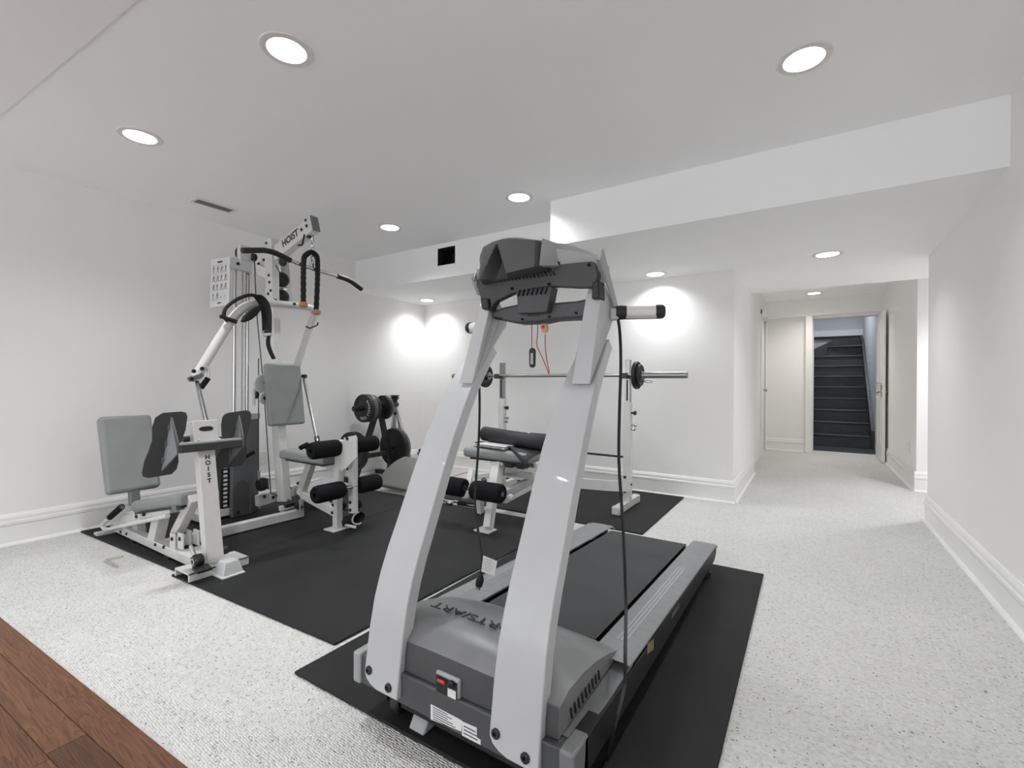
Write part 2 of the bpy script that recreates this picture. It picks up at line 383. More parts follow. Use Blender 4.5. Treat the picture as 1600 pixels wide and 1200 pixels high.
# recessed light positions (from the ceiling planes they sit in)
main_l = [P(448,78,z=ZC), P(1256,92,z=ZC), P(219,213,z=ZC), P(811,308,z=ZC), P(609,355,z=ZC)]
sof_l = [P(667,469,z=ZS), P(1024,428,z=ZS), P(1293,397,z=ZS)]
hall_l = [P(1272,458,z=ZC)]
rear_fill_l = [V((x, y, ZC-.005)) for x in (-3.07, -1.77, -.03) for y in (-.75, -2.5)]  # unseen lamps added behind the viewer to soften the room light
RH = .0745
seamA, seamB = (XL, .53), (XR, .53+(XR-XL)*math.tan(TILT*1.15))
struct('ceiling', flat_with_holes([seamA, seamB, (XR, YB), (XL, YB)], [(p.x, p.y, RH) for p in main_l], ZC), 'ceiling')
struct('ceiling_rear', flat_with_holes([(XL, YFRONT), (XR, YFRONT), seamB, seamA], [(p.x, p.y, RH) for p in rear_fill_l], ZC-.005)
       .quad((*seamA, ZC-.005), (*seamB, ZC-.005), (*seamB, ZC), (*seamA, ZC)), 'ceiling_old')
struct('ceiling_hall', flat_with_holes([(XC-.16, YEND), (1.75, YEND), (1.75, 8.68), (XC-.16, 8.68)], [(p.x, p.y, RH) for p in hall_l], ZC), 'ceiling')
d0, d1 = P(684, 389, y=YSOF), P(711, 411, y=YSOF)
bk = flat_with_holes([(XL, YSOF), (XBEAM, YSOF), (XBEAM, YBEAM), (XR, YBEAM), (XR, 4.73), (1.75, 4.73), (1.75, YEND), (XC-.16, YEND), (XC-.16, YB), (XL, YB)],
                     [(p.x, p.y, RH) for p in sof_l]+[(1.27, 5.35, RH)], ZS)
def vq(a, b, z0=ZS, z1=ZC): bk.quad((a[0], a[1], z0), (b[0], b[1], z0), (b[0], b[1], z1), (a[0], a[1], z1))
vq((XL, YSOF), (d0.x, YSOF)); vq((d1.x, YSOF), (XBEAM, YSOF)); vq((d0.x, YSOF), (d1.x, YSOF), ZS, d1.z); vq((d0.x, YSOF), (d1.x, YSOF), d0.z, ZC)
vq((XBEAM, YSOF), (XBEAM, YBEAM)); vq((XBEAM, YBEAM), (XR, YBEAM)); vq((XC-.16, YEND), (1.75, YEND))
struct('ceiling_bulkhead', bk, 'ceiling')
duct = build('duct_opening', MB().add([(d0.x,YSOF,d1.z),(d1.x,YSOF,d1.z),(d1.x,YSOF,d0.z),(d0.x,YSOF,d0.z),(d0.x,YSOF+.2,d1.z),(d1.x,YSOF+.2,d1.z),(d1.x,YSOF+.2,d0.z),(d0.x,YSOF+.2,d0.z)],
             [(4,5,6,7),(0,1,5,4),(1,2,6,5),(2,3,7,6),(3,0,4,7)]), 'dark_void')
tag(duct, 'small black rectangular duct hole without a grille in the bulkhead face', 'vent')

# recessed downlights
def downlight(p, label, watts, grp='recessed ceiling lights', col=LAMP_COL):
    t = thing('recessed_light', (p.x, p.y, p.z), label, 'ceiling light', grp)
    build('trim_ring', MB().lathe((p.x,p.y,p.z), (0,0,-1), [(RH-.001,0),(RH-.001,.004),(RH+.004,.006),(.098,.004),(.101,0)], 40), 'plastic_white', t, smooth=True)
    prof = [(RH, .002)]
    for k in range(8): prof += [(RH-.0022*k-.0015, -.006-.006*k), (RH-.0022*k, -.008-.006*k)]
    prof += [(.054, -.058)]
    build('baffle', MB().lathe((p.x,p.y,p.z), (0,0,-1), prof, 40), 'baffle', t, smooth=True)
    build('lens', MB().lathe((p.x,p.y,p.z+.0565), (0,0,1), [(0,0),(.030,-.004),(.056,0)], 32), 'lens', t, smooth=True)
    l = bpy.data.lights.new('bulb', 'AREA'); l.shape = 'DISK'; l.size = .104; l.energy = watts; l.color = col; l.spread = math.radians(132)
    lo = bpy.data.objects.new('bulb', l); COL.objects.link(lo); lo.parent = t; lo.location = (0, 0, .044)
    return t
for p, s in zip(main_l, ('recessed ceiling light nearest the viewer, above the mats left of the treadmill', 'recessed ceiling light on the right, just in front of the long beam',
                         'recessed ceiling light nearest the left wall, above the leg press', 'recessed ceiling light close to the corner of the beam',
                         'recessed ceiling light between the gym boom and the duct hole')):
    downlight(p, s, LAMP_W)
for p, s in zip(sof_l, ('recessed light in the low bulkhead at the back left corner', 'recessed light in the low bulkhead above the barbell right end', 'recessed light in the low bulkhead at the mouth of the hallway')):
    downlight(p, s, LAMP_W*.62)
downlight(hall_l[0], 'recessed light at the hallway end above the stair doorway', LAMP_W*.8, col=(1.0, .955, .90))
rec_l = V((1.27, 5.35, ZS)); downlight(rec_l, 'recessed light in the side recess of the hallway, hidden by the right wall', LAMP_W*1.3)
for p in rear_fill_l: downlight(p, 'added unseen fill light over the oak floor, %s of the %s row' % (('leftmost' if p.x < -2.5 else ('middle one' if p.x < -1 else 'rightmost')), ('nearer' if p.y > -1.5 else 'farther')), LAMP_W*.75, 'added fill lights over the oak floor')

# baseboards
BP = [(0,0),(.016,0),(.016,.118),(.0125,.121),(.0125,.125),(.021,.130),(.021,.148),(.0145,.153),(.0145,.172),(.009,.186),(.004,.195),(0,.195)]
QP = [(.016,0),(.034,0),(.033,.006),(.029,.012),(.023,.016),(.016,.018)]
def sweep(prof, a, b, n):
    a, b, n = V(a), V(b), V(n); mb = MB()
    return mb.prism([a+n*d+V((0,0,z)) for d, z in prof], b-a)
def baseboard(name, a, b, n):
    o = struct(name, sweep(BP, a, b, n), 'trim'); build('quarter_round', sweep(QP, a, b, n), 'trim', o); return o
baseboard('baseboard_left', (XL, yedge(XL), 0), (XL, YB, 0), (1,0,0))
baseboard('baseboard_back', (XL, YB, 0), (XC+.016, YB, 0), (0,-1,0))
baseboard('baseboard_hall_left', (XC, YB, 0), (XC, 6.12, 0), (1,0,0))
baseboard('baseboard_right', (XR, YFRONT, 0), (XR, 4.73, 0), (-1,0,0))
baseboard('baseboard_recess', (XHR-.016, YHR, 0), (1.65, YHR, 0), (0,-1,0))
baseboard('baseboard_hall_right', (XHR, YHR, 0), (XHR, 8.46, 0), (-1,0,0))
baseboard('baseboard_hall_end', (XC-.04, 8.58, 0), (-.055, 8.58, 0), (0,-1,0))

# hallway doors and stair doorway
struct('trim_1', MB().box((-.055, 8.47, 0), (.035, 8.72, 2.11)).box((.035, 8.66, 0), (.055, 8.70, 2.11)), 'trim', bevel=(.003, 1))
struct('trim_2', MB().box((.86, 8.47, 0), (XHR, 8.70, 2.11)), 'trim')
struct('trim_3', MB().box((.035, 8.54, 2.07), (.86, 8.70, 2.11)), 'trim')
fr = struct('trim_4', MB().box((XC-.05, 7.53, 0), (XC-.02, 7.60, 2.12)).box((XC-.05, 8.42, 0), (XC-.02, 8.49, 2.12)).box((XC-.05, 7.53, 2.06), (XC-.02, 8.49, 2.13)), 'trim', bevel=(.004, 1))
def knob(parent, p, n, m='brass'):
    me = shared('knob_'+m, lambda: MB().lathe((0,0,0), (0,0,1), [(0,0),(.026,0),(.026,.004),(.010,.007),(.009,.025),(.020,.032),(.026,.044),(.021,.055),(0,.058)], 20), m)
    return place('knob', me, parent, p, n)
d2 = struct('door_2', MB().box((XC-.10, 7.605, .01), (XC-.06, 8.415, 2.055)), 'door')
for z0, z1 in ((.22, .95), (1.1, 1.9)):
    build('panel', MB().box((XC-.062, 7.73, z0), (XC-.055, 8.29, z1)), 'door', d2, bevel=(.006, 1))
knob(d2, (XC-.06, 8.33, .96), (1,0,0), 'steel')
d1o = struct('door_1', MB().box((.822, 7.93, .012), (.858, 8.62, 2.055)), 'door', bevel=(.002, 1))
for z0, z1 in ((.2, .88), (1.08, 1.92)):
    for y0, y1 in ((8.02, 8.24), (8.31, 8.53)):
        build('panel', MB().box((.814, y0, z0), (.824, y1, z1)), 'door', d1o, bevel=(.006, 1))
for sx, n in ((.822, (-1,0,0)), (.858, (1,0,0))): knob(d1o, (sx, 8.0, .955), n)
build('lock_plate', MB().box((.819, 7.95, .89), (.823, 8.05, 1.05)), 'steel', d1o)
for z in (.25, 1.05, 1.85): build('hinge', MB().lathe((.862, 8.625, z-.045), (0,0,1), [(0,0),(.007,0),(.007,.09),(0,.09)], 8), 'steel', d1o)
# stairs behind the doorway
st = thing('staircase', (.45, 9.6, 0), 'dark grey painted stairs rising behind the open white door', 'stairs')
RISE, RUN, YN, SX0, SX1 = .204, .22, 9.62, .035, .90
build('landing', MB().box((SX0, 8.88, -.02), (SX1, YN+.03, .004)), 'stair', st)
for i in range(8):
    z, y = RISE*(i+1), YN+RUN*i
    build('riser', MB().box((SX0, y+.028, z-RISE), (SX1, y+.045, z-.03)), 'stair', st)
    build('tread', MB().box((SX0, y, z-.03), (SX1, y+RUN+.045, z)), 'stair', st, bevel=(.012, 3))
yt = YN+RUN*8
build('riser', MB().box((.33, yt+.02, RISE*8), (SX1, yt+.04, RISE*9-.03)), 'stair', st)
build('tread', MB().prism([(.30, yt-.02, RISE*9-.03), (SX1, yt-.12, RISE*9-.03), (SX1, yt+.6, RISE*9-.03), (.30, yt+.6, RISE*9-.03)], (0,0,.03)), 'stair', st, bevel=(.012, 3))
build('winder_skirt', MB().prism([(SX0, yt+.26, RISE*8), (SX0, yt+.26, 1.79), (.46, yt+.26, 2.0), (SX1, yt+.26, 2.02), (SX1, yt+.26, RISE*8)], (0,.03,0)), 'stair', st)
build('stringer', MB().prism([(SX1-.045, YN-.06, 0), (SX1-.045, YN-.06, .30), (SX1-.045, yt, RISE*8+.32), (SX1-.045, yt+.5, RISE*8+.5), (SX1-.045, yt+.5, 0)], (.04,0,0)), 'stair', st)
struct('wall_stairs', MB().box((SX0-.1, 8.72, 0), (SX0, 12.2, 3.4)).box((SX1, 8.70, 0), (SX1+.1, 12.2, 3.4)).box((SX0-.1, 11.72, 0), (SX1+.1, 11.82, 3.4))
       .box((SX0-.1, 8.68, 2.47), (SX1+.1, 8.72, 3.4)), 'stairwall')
struct('ceiling_stairs', flat_with_holes([(SX0-.1, 8.68), (SX1+.1, 8.68), (SX1+.1, 12.2), (SX0-.1, 12.2)], [(.46, 10.3, RH)], 3.4), 'ceiling')
tr = struct('trim_5', MB().box((SX0, 11.68, 2.06), (SX1, 11.72, 2.17)).box((SX0, 11.69, 2.17), (SX1, 11.72, 2.185)), 'trim')
build('dark_edge', MB().box((SX0, 11.66, 2.005), (SX1, 11.72, 2.06)), 'black', tr)
downlight(V((.46, 10.3, 3.4)), 'added out-of-view light high above the dark staircase', LAMP_W*2.0, 'added stairwell light')  # lamp added out of view to brighten the stairwell

# ceiling register, switch and outlets
v0, v1 = P(303, 313, z=ZC), P(364, 327, z=ZC)
cx = (v0.x+v1.x)/2; y0, y1 = v0.y, v1.y
cv = thing('ceiling_register', (cx, (y0+y1)/2, ZC), 'narrow slotted air register in the ceiling near the left wall', 'vent')
build('backing', MB().box((cx-.045, y0, ZC-.004), (cx+.045, y1, ZC-.0005)), 'dark_void', cv)
build('frame', MB().box((cx-.06, y0-.02, ZC-.009), (cx-.042, y1+.02, ZC)).box((cx+.042, y0-.02, ZC-.009), (cx+.06, y1+.02, ZC)).box((cx-.045, y0-.02, ZC-.009), (cx+.045, y0, ZC)).box((cx-.045, y1, ZC-.009), (cx+.045, y1+.02, ZC)), 'plastic_white', cv)
nsl = 15
for k in range(nsl):
    y = y0+(y1-y0)*(k+.5)/nsl
    build('slat', MB().obox((cx, y, ZC-.005), (1,0,0), (0,.8,-.6), (0,.6,.8), .084, .016, .002), 'slat', cv)
def outlet(p, n, label):
    p, n = V(p), V(n); t = thing('wall_outlet', p, label, 'outlet'); s = n.cross(V((0,0,1)))
    build('plate', MB().obox(p+n*.003, s, (0,0,1), n, .072, .116, .006), 'plastic_white', t, bevel=(.002, 2))
    for dz in (-.025, .025): build('socket', MB().obox(p+n*.0065+V((0,0,dz)), s, (0,0,1), n, .034, .028, .003), 'trim', t)
outlet(P(410, 716, x=XL), (1,0,0), 'white wall outlet low on the left wall behind the gym cables')
outlet(P(1421, 700, x=XHR), (-1,0,0), 'small white wall outlet low on the right hallway wall')

# ------------------------------------------------------------------ rubber mats
def mat_slab(label, pts, bev=.003):
    mb = MB().prism([(x, y, .0008) for x, y in pts], (0,0,.0112)); o = build('rubber_mat', mb, 'rubber', bevel=(bev, 1)); return tag(o, label, 'mat', 'black rubber mats')
def rrect(x0, y0, x1, y1, a=0):
    c = V(((x0+x1)/2, (y0+y1)/2)); out = []
    for x, y in ((x0,y0),(x1,y0),(x1,y1),(x0,y1)):
        d = V((x, y))-c; out.append((c.x+d.x*math.cos(a)-d.y*math.sin(a), c.y+d.x*math.sin(a)+d.y*math.cos(a)))
    return out
mat_slab('black rubber mat under the leg press and the weight stack', [(-4.165, 1.078), (-2.8345, 1.138), (-2.831, 3.03), (-4.13, 3.0)])
mat_slab('black rubber mat between the leg press post and the treadmill', [(-2.8335, 1.098), (-1.558, 1.158), (-1.50, 3.04), (-2.83, 3.03)])
mat_slab('black rubber mat under the barbell rack by the back wall', rrect(-2.80, 3.165, -.957, 4.41))
mat_slab('black rubber mat under the treadmill', [(-1.525, .968), (-.20, .985), (-.203, 2.855), (-1.50, 2.84)])
# ------------------------------------------------------------------ treadmill
TMX0, TMX1 = -1.172, -.432
tm = thing('treadmill', (-.80, 1.85, .012), 'white and grey treadmill with console, seen from its motor end', 'treadmill')
def zt(y): return .222-.052*(y-1.44)           # the deck falls slightly towards its rear
# front cross member and side frame
build('front_frame', MB().box((TMX0+.03, .945, .118), (TMX1-.035, .985, .205)), 'grey_plastic', tm, bevel=(.004, 2))
for x0, x1 in ((TMX0, TMX0+.032), (TMX1-.038, TMX1)):
    build('corner_cap', MB().box((x0, .937, .118), (x1, 1.02, .210)), 'light_plastic' if x0 < -1 else 'hood_grey', tm, bevel=(.006, 2))
    build('side_frame', MB().prism([(x0, .99, .12), (x0, 2.74, zt(2.74)-.085), (x0, 2.80, zt(2.8)-.05), (x0, 2.80, zt(2.8)-.012), (x0, 1.0, .208)], (x1-x0, 0, 0)), 'rail_side' if x0 > -1 else 'grey_plastic', tm, bevel=(.003, 1))
# foot rails beside the belt
for sx, (x0, x1) in ((-1, (TMX0-.004, -1.028)), (1, (-.552, TMX1+.004))):
    y0, y1 = 1.30, 2.79
    r = MB(); rows = []
    xs = [x0, x0, x0+.012, x0+.05, x1-.012, x1, x1]; dz = [-.010, -.004, 0, .001, 0, -.004, -.010]
    for y, k in ((y0, 0), (1.38, 0), (2.0, 0), (2.74, 0), (y1, -.006), (y1+.035, -.03)):
        rows.append([V((x, y, zt(y)+d+k)) for x, d in zip(xs, dz)])
    r.grid(rows); rail = build('foot_rail', r, 'rail', tm, smooth=True)
    for k in range(3):
        xx = (x0+.026+.013*k) if sx < 0 else (x1-.026-.013*k-.03)
        build('grip_ridge', MB().prism([(xx, 1.42, zt(1.42)-.001), (xx+.004, 1.42, zt(1.42)-.001), (xx+.004, 2.25, zt(2.25)-.001), (xx, 2.25, zt(2.25)-.001)], (0,0,.003)), 'light_grey', rail)
build('deck', MB().prism([(-1.06, 1.22, zt(1.22)-.035), (-1.06, 2.72, zt(2.72)-.035), (-1.06, 2.72, zt(2.72)-.06), (-1.06, 1.22, zt(1.22)-.06)], (.54,0,0)), 'black', tm)
bx0, bx1 = -1.008, -.574; b = MB(); rows = []
for y, d in ((1.24,-.012),(1.6,-.012),(2.0,-.012),(2.4,-.012),(2.70,-.012)): rows.append((y, zt(y)+d))
for k in range(1, 9):
    a = math.pi*k/8; rows.append((2.70+.03*math.sin(a), zt(2.70)-.042+.03*math.cos(a)))
rows.append((1.24, zt(1.24)-.072))
b.grid([[V((bx0, y, z)), V((bx1, y, z))] for y, z in rows]); build('running_belt', b, 'belt', tm, smooth=True)
build('rear_roller', MB().lathe((-1.12, 2.70, zt(2.7)-.042), (1,0,0), [(0,0),(.028,0),(.028,.64),(0,.64)], 16), 'steel', tm)
# motor hood: a cambered cover, higher in the middle
EP = [(.966,.208),(.968,.245),(.974,.279),(1.02,.292),(1.10,.291),(1.19,.277),(1.28,.254),(1.36,.226),(1.375,.210)]
CP = [(.958,.208),(.961,.255),(.967,.292),(1.0,.328),(1.08,.352),(1.19,.333),(1.29,.287),(1.36,.243),(1.40,.212)]
hx0, hx1 = TMX0+.045, TMX1-.052
def hood_pt(s, k):
    w = 1-abs(s)**2.6; (ye, ze), (yc, zc) = EP[k], CP[k]
    return V(((hx0+hx1)/2+(hx1-hx0)/2*s, ye+(yc-ye)*w, ze+(zc-ze)*w))
NS = 16
hm = MB(); rows = [[hood_pt(-1+2*i/NS, k) for k in range(9)] for i in range(NS+1)]; hm.grid(rows)
for s in (-1, 1): hm.add([hood_pt(s, k) for k in range(9)], [tuple(range(9))])
hood = build('motor_hood', hm, 'hood_grey', tm, smooth=True)
build('hood_front_panel', MB().grid([[hood_pt(-.995+1.99*i/14, k)+V((0,-.0015,-.004*(k == 2))) for k in (0,1,2)] for i in range(15)]), 'grey_plastic', tm, smooth=True)
for k in range(9):
    y = 1.03+.022*k
    build('side_vent', MB().obox((hx1+.0015, y, .232), (0,1,.3), (1,0,0), (0,-.3,1), .006, .004, .03), 'black', hood)
# brand lettering on the hood, reads from the user's side
zx = V((-1,0,0)); zy = V((0,-.985,-.08))
text('lettering', 'SPORTS/ART', .064, (-.79, 1.075, .3535), zx, zy, 'ink', hood, ext=.001, sy=.62)
# power switch recess
a0, a1 = P(684, 1052, y=.952), P(716, 1088, y=.952)
sw = build('switch_bezel', MB().box((a0.x-.006, .948, a1.z-.01), (a1.x+.006, .962, a0.z+.008)), 'light_plastic', tm, bevel=(.006, 2))
build('switch_recess', MB().box((a0.x, .945, a1.z-.008), (a1.x, .9485, a0.z)), 'black', sw)
build('rocker_switch', MB().box((a0.x+.006, .939, a1.z+.022), (a0.x+.034, .946, a0.z-.006)), 'red_plastic', sw, bevel=(.003, 2))
build('breaker_button', MB().lathe((a1.x-.016, .946, a1.z+.03), (0,-1,0), [(0,0),(.010,0),(.010,.006),(.006,.012),(0,.012)], 14), 'black', sw)
build('breaker_label', MB().box((a1.x-.03, .9442, a1.z-.006), (a1.x-.002, .9448, a1.z+.016)), 'paper', sw)
# rating labels
q = [P(673,1100,y=.9445), P(715,1122,y=.9445), P(722,1126,y=.9445), P(721,1143,y=.9445), P(673,1124,y=.9445)]
lb = build('rating_label', MB().prism([V((p.x, .9447, p.z)) for p in q], (0,-.0006,0)), 'paper', tm)
for k in range(6):
    l, r = q[0].lerp(q[4], .12+.15*k), q[1].lerp(q[3], .12+.15*k)
    m1 = l.lerp(r, .08); m2 = l.lerp(r, .55+.3*random.random())
    build('printed_line', MB().box((m1.x, .9437, m1.z-.0012), (m2.x, .9441, m1.z+.0006)), 'ink', lb)
q = [P(722,1127,y=.9445), P(745,1137,y=.9445), P(745,1152,y=.9445), P(751,1156,y=.9445), P(751,1164,y=.9445), P(722,1149,y=.9445)]
lb2 = build('warning_label', MB().prism([V((p.x, .9447, p.z)) for p in q], (0,-.0006,0)), 'paper', tm)
for k in range(3):
    l, r = q[0].lerp(q[5], .25+.25*k), q[1].lerp(q[3], .25+.25*k); build('printed_line', MB().box((l.x+.006, .9437, l.z-.0016), (r.x-.006, .9441, l.z+.001)), 'ink', lb2)
for k in range(4):
    p = P(1012+2.6*k, 1013-2*k, x=TMX1); build('side_stripe', MB().box((TMX1, p.y, p.z-.018), (TMX1+.001, p.y+.005, p.z+.016)), 'yellow', tm)
text('side_lettering', 'SPORTSART', .022, (TMX1+.0015, 1.86, zt(1.86)-.045), (0,1,-.052), (0,.052,1), 'rail', tm)
for xa_, xb_ in ((hx1-.004, TMX1-.006), (TMX0+.006, hx0+.004)):
    build('frame_top', MB().prism([(xa_, .99, .15), (xa_, .99, .2045), (xa_, 1.36, .2035), (xa_, 1.36, .15)], (xb_-xa_, 0, 0)), 'hood_grey', tm, bevel=(.002, 1))
# undercarriage and feet
build('undercarriage', MB().box((-1.10, 1.0, .055), (-.50, 1.3, .12)), 'black', tm)
for x in (-1.06, -.54):
    build('wheel', MB().lathe((x-.018, 1.03, .047), (1,0,0), [(0,0),(.030,0),(.035,.006),(.035,.030),(.030,.036),(0,.036)], 20), 'black', tm, smooth=True)
    build('wheel_bracket', MB().box((x-.03, 1.0, .055), (x-.02, 1.08, .125)).box((x+.02, 1.0, .055), (x+.03, 1.08, .125)), 'black', tm)
    build('rear_foot', MB().lathe((x+(.085 if x > -.8 else -.085), 2.64, .0125), (0,0,1), [(0,0),(.024,0),(.024,.03),(.014,.034),(.012,.09),(0,.09)], 16), 'black', tm, smooth=True)
build('lift_foot', MB().prism([(-.99, .99, .0125), (-.99, 1.12, .0125), (-.99, 1.14, .09), (-.99, 1.02, .06)], (.06,0,0)), 'light_plastic', tm, bevel=(.004, 1))
# uprights
UC = [(.118,.925),(.14,.928),(.165,.931),(.22,.938),(.30,.950),(.38,.966),(.45,.988),(.52,1.017),(.60,1.056),(.68,1.093),(.75,1.126),(.85,1.177),(.95,1.236),(1.03,1.291),(1.12,1.367),(1.20,1.445)]
def uy(z):
    for (z0, y0), (z1, y1) in zip(UC[:-1], UC[1:]):
        if z <= z1: return y0+(y1-y0)*(z-z0)/(z1-z0)
    return UC[-1][1]
def upright(xc, sgn, ax0, ax1):
    zs = [.138, .144, .154, .17, .20, .30, .38, .45, .52, .60, .68, .75, .85, .95, 1.03, 1.09, 1.14, 1.175]
    rows = []
    for z in zs:
        hw = .0695-.004*max(0, z-.3)/.3 if z < .9 else .0615-.06*(z-.9)
        sl = (uy(z+.03)-uy(z-.03))/.06; n = V((0, 1, -sl)).normalized(); th = .042
        c = V((xc, uy(z), z)); l = {.138: -.25, .144: -.60, .154: -.86}.get(z, -1)
        rows.append([c+V((hw*l,0,0)), c+V((hw,0,0)), c+V((hw,0,0))+n*th, c+V((hw*l,0,0))+n*th])
    mb = MB().grid(rows, close=True); mb.add(rows[0], [(3,2,1,0)]); mb.add(rows[-1], [(0,1,2,3)])
    u = build('upright', mb, 'white_metal', tm, smooth=True, bevel=(.003, 2))
    for bx, bz in ((-.050, .180), (.035, .160)): bolt(u, (xc+bx, uy(bz)-.001, bz), (0,-1,.1), .0125)
    # fabricated arm that carries the console and the grips
    hw0, hw1 = .030, .024
    prof = [(1.279,1.030),(1.314,1.305),(1.335,1.335),(1.425,1.285),(1.435,1.245),(1.40,1.20),(1.285,1.035)]
    def arm_pt(y, z, k): 
        t = (z-1.03)/.30; return V((ax0+(ax1-ax0)*t+k*(hw0+(hw1-hw0)*t), y, z))
    n_ = len(prof); mb = MB().add([arm_pt(y, z, -1) for y, z in prof]+[arm_pt(y, z, 1) for y, z in prof], [tuple(range(n_-1,-1,-1)), tuple(range(n_, 2*n_))]+[(i, (i+1)%n_, n_+(i+1)%n_, n_+i) for i in range(n_)])
    f = build('console_arm', mb, 'white_metal', tm, bevel=(.002, 1))
    if sgn < 0:      # open inner side with a rib
        build('arm_hollow', MB().prism([arm_pt(y, z, 1)+V((.0004,0,0)) for y, z in ((1.296,1.07),(1.338,1.285),(1.362,1.28),(1.310,1.08))], (.001,0,0)), 'light_grey', f)
        build('arm_hollow', MB().prism([arm_pt(y, z, 1)+V((.0004,0,0)) for y, z in ((1.318,1.085),(1.385,1.27),(1.418,1.25),(1.395,1.21))], (.001,0,0)), 'light_grey', f)
    else:
        build('inner_gusset', MB().prism([arm_pt(1.285,1.06,-1), arm_pt(1.36,1.20,-1), arm_pt(1.40,1.185,-1)+V((-.035,0,-.01)), arm_pt(1.36,1.13,-1)+V((-.03,0,0))], (-.004,0,0)), 'light_grey', f)
    sx = ax1+sgn*.028
    build('console_side_plate', MB().prism([V((sx, y, z)) for y, z in ((1.285,1.40),(1.30,1.432),(1.432,1.275),(1.425,1.245),(1.335,1.335))], (sgn*.005,0,0)), 'light_plastic', f)
    build('grip_mount', MB().beam((ax1+sgn*.015, 1.405, 1.252), (ax1+sgn*.040, 1.414, 1.252), .036, .036), 'white_metal', f, bevel=(.004, 1))
    return u
uL, uR = upright(-1.043, -1, -1.013, -.952), upright(-.587, 1, -.576, -.548)
# hand grips
def grip(p, d, L, label=None):
    d = V(d).normalized(); g = build('hand_grip', MB().lathe(p, d, [(0,0),(.0195,0),(.0195,L),(0,L)], 24), 'plastic_white', tm, smooth=True)
    build('end_cap', MB().lathe(V(p)+d*(L-.002), d, [(0,0),(.0215,0),(.0225,.010),(.0215,.022),(.016,.028),(0,.030)], 24), 'black', g, smooth=True)
    build('collar', MB().lathe(V(p)-d*.03, d, [(0,0),(.021,0),(.0225,.014),(.021,.032),(0,.032)], 24), 'black', g, smooth=True)
    build('grip_seam', MB().obox(V(p)+d*(L/2)+V((0,0,-.0165)), d, d.cross(V((0,0,1))), (0,0,1), L, .030, .008), 'light_grey', g)
grip((-.487, 1.420, 1.257), (.93, .36, 0), .092); grip((-1.03, 1.43, 1.252), (-.95, .30, 0), .098)
# console: dark back panel, pale top shell, protruding display housing
YC = 1.30
outl = [(741,437),(746,452),(757,482),(764,486),(775,470),(800,458),(830,451),(862,447),(900,449),(928,449),(934,430),(931,411),(924,405),(868,406),(864,424),(770,434),(754,425)]
con = build('console_back', MB().prism([V((p.x, YC, p.z)) for p in (P(u, v, y=YC) for u, v in outl)], (0, .03, 0)), 'dark_plastic', tm, bevel=(.003, 2))
top = [(-1.003,1.404),(-.985,1.432),(-.95,1.462),(-.90,1.484),(-.82,1.500),(-.74,1.496),(-.66,1.478),(-.60,1.452),(-.552,1.424),(-.535,1.405)]
bot = [(-1.003,1.398),(-.985,1.398),(-.95,1.405),(-.90,1.405),(-.82,1.405),(-.74,1.405),(-.66,1.410),(-.60,1.408),(-.552,1.405),(-.535,1.398)]
rows = []
for (x, z1), (_, z0) in zip(top, bot):
    h = z1-z0
    rows.append([V((x, YC-.004, z0)), V((x, YC-.006, z0+h*.6)), V((x, YC+.012, z1-h*.08)), V((x, YC+.05, z1+.004)), V((x, YC+.10, z1-h*.5)), V((x, YC+.11, z0-.05)), V((x, YC+.03, z0-.05))])
mb = MB().grid(rows, close=True); mb.add(rows[0], [tuple(range(7))]); mb.add(rows[-1], [tuple(range(7))])
build('console_shell', mb, 'light_plastic', tm, smooth=True)
hpx = [(-.965,1.455),(-.95,1.476),(-.92,1.497),(-.88,1.510),(-.84,1.514),(-.80,1.508),(-.76,1.497),(-.72,1.486),(-.70,1.482)]
hbz = [1.372,1.372,1.374,1.376,1.378,1.381,1.384,1.388,1.39]
rows = []; NZ = 20
fine = []
for i in range(len(hpx)-1):
    for k in range(8):
        t = k/8; fine.append((hpx[i][0]+(hpx[i+1][0]-hpx[i][0])*t, hpx[i][1]+(hpx[i+1][1]-hpx[i][1])*t, hbz[i]+(hbz[i+1]-hbz[i])*t))
fine.append((*hpx[-1], hbz[-1]))
for x, z1, z0 in fine:
    row = []; e = min(1, (x+.965)/.05, (-.70-x)/.02); e = max(0, e)**.5
    for j in range(NZ+1):
        t = j/NZ; z = z0+(z1-z0)*t
        d = .075*e*(1-.35*t)*(1 if t < .9 else (1-(t-.9)*7))
        w = .055*(1-t*1.25)
        if w > 0:
            k = abs(x+.862)/w
            if k < 1: q_ = min(1, (1-k)*1.7); d -= .058*(q_*q_*(3-2*q_))*min(1, (t+.15)*6)
        row.append(V((x-(.0 if x < -.75 else .0)+(1-t)*(.012 if x > -.75 else (.018 if x < -.93 else 0)), YC-max(0, d), z)))
    row += [V((x, YC+.06, z1)), V((x, YC+.06, z0))]
    rows.append(row)
mb = MB().grid(rows, close=True); mb.add(rows[0], [tuple(range(NZ+3))]); mb.add(rows[-1], [tuple(range(NZ+3))])
build('display_housing', mb, 'hump_grey', tm, smooth=True)
w0, w1, w2, w3 = (V((-.695, YC-.066, 1.392)), V((-.66, YC-.008, 1.40)), V((-.672, YC-.004, 1.474)), V((-.70, YC-.04, 1.482)))
build('housing_flank', MB().prism([w0, w1, w2, w3], (0, .03, 0)), 'light_plastic', tm)
for k in range(17):
    t = k/16; p = P(771, 436, y=YC).lerp(P(864, 424, y=YC), t)
    build('vent_slot', MB().obox((p.x, YC-.002, p.z-.004), (1,0,.9), (0,1,0), (-.9,0,1), .004, .008, .022), 'black', con)
for k in range(7):
    t = k/6; p = P(811, 458, y=YC).lerp(P(853, 454, y=YC), t)
    build('vent_slot', MB().obox((p.x, YC-.002, p.z), (1,0,-.35), (0,1,0), (.35,0,1), .0045, .008, .022), 'black', con)
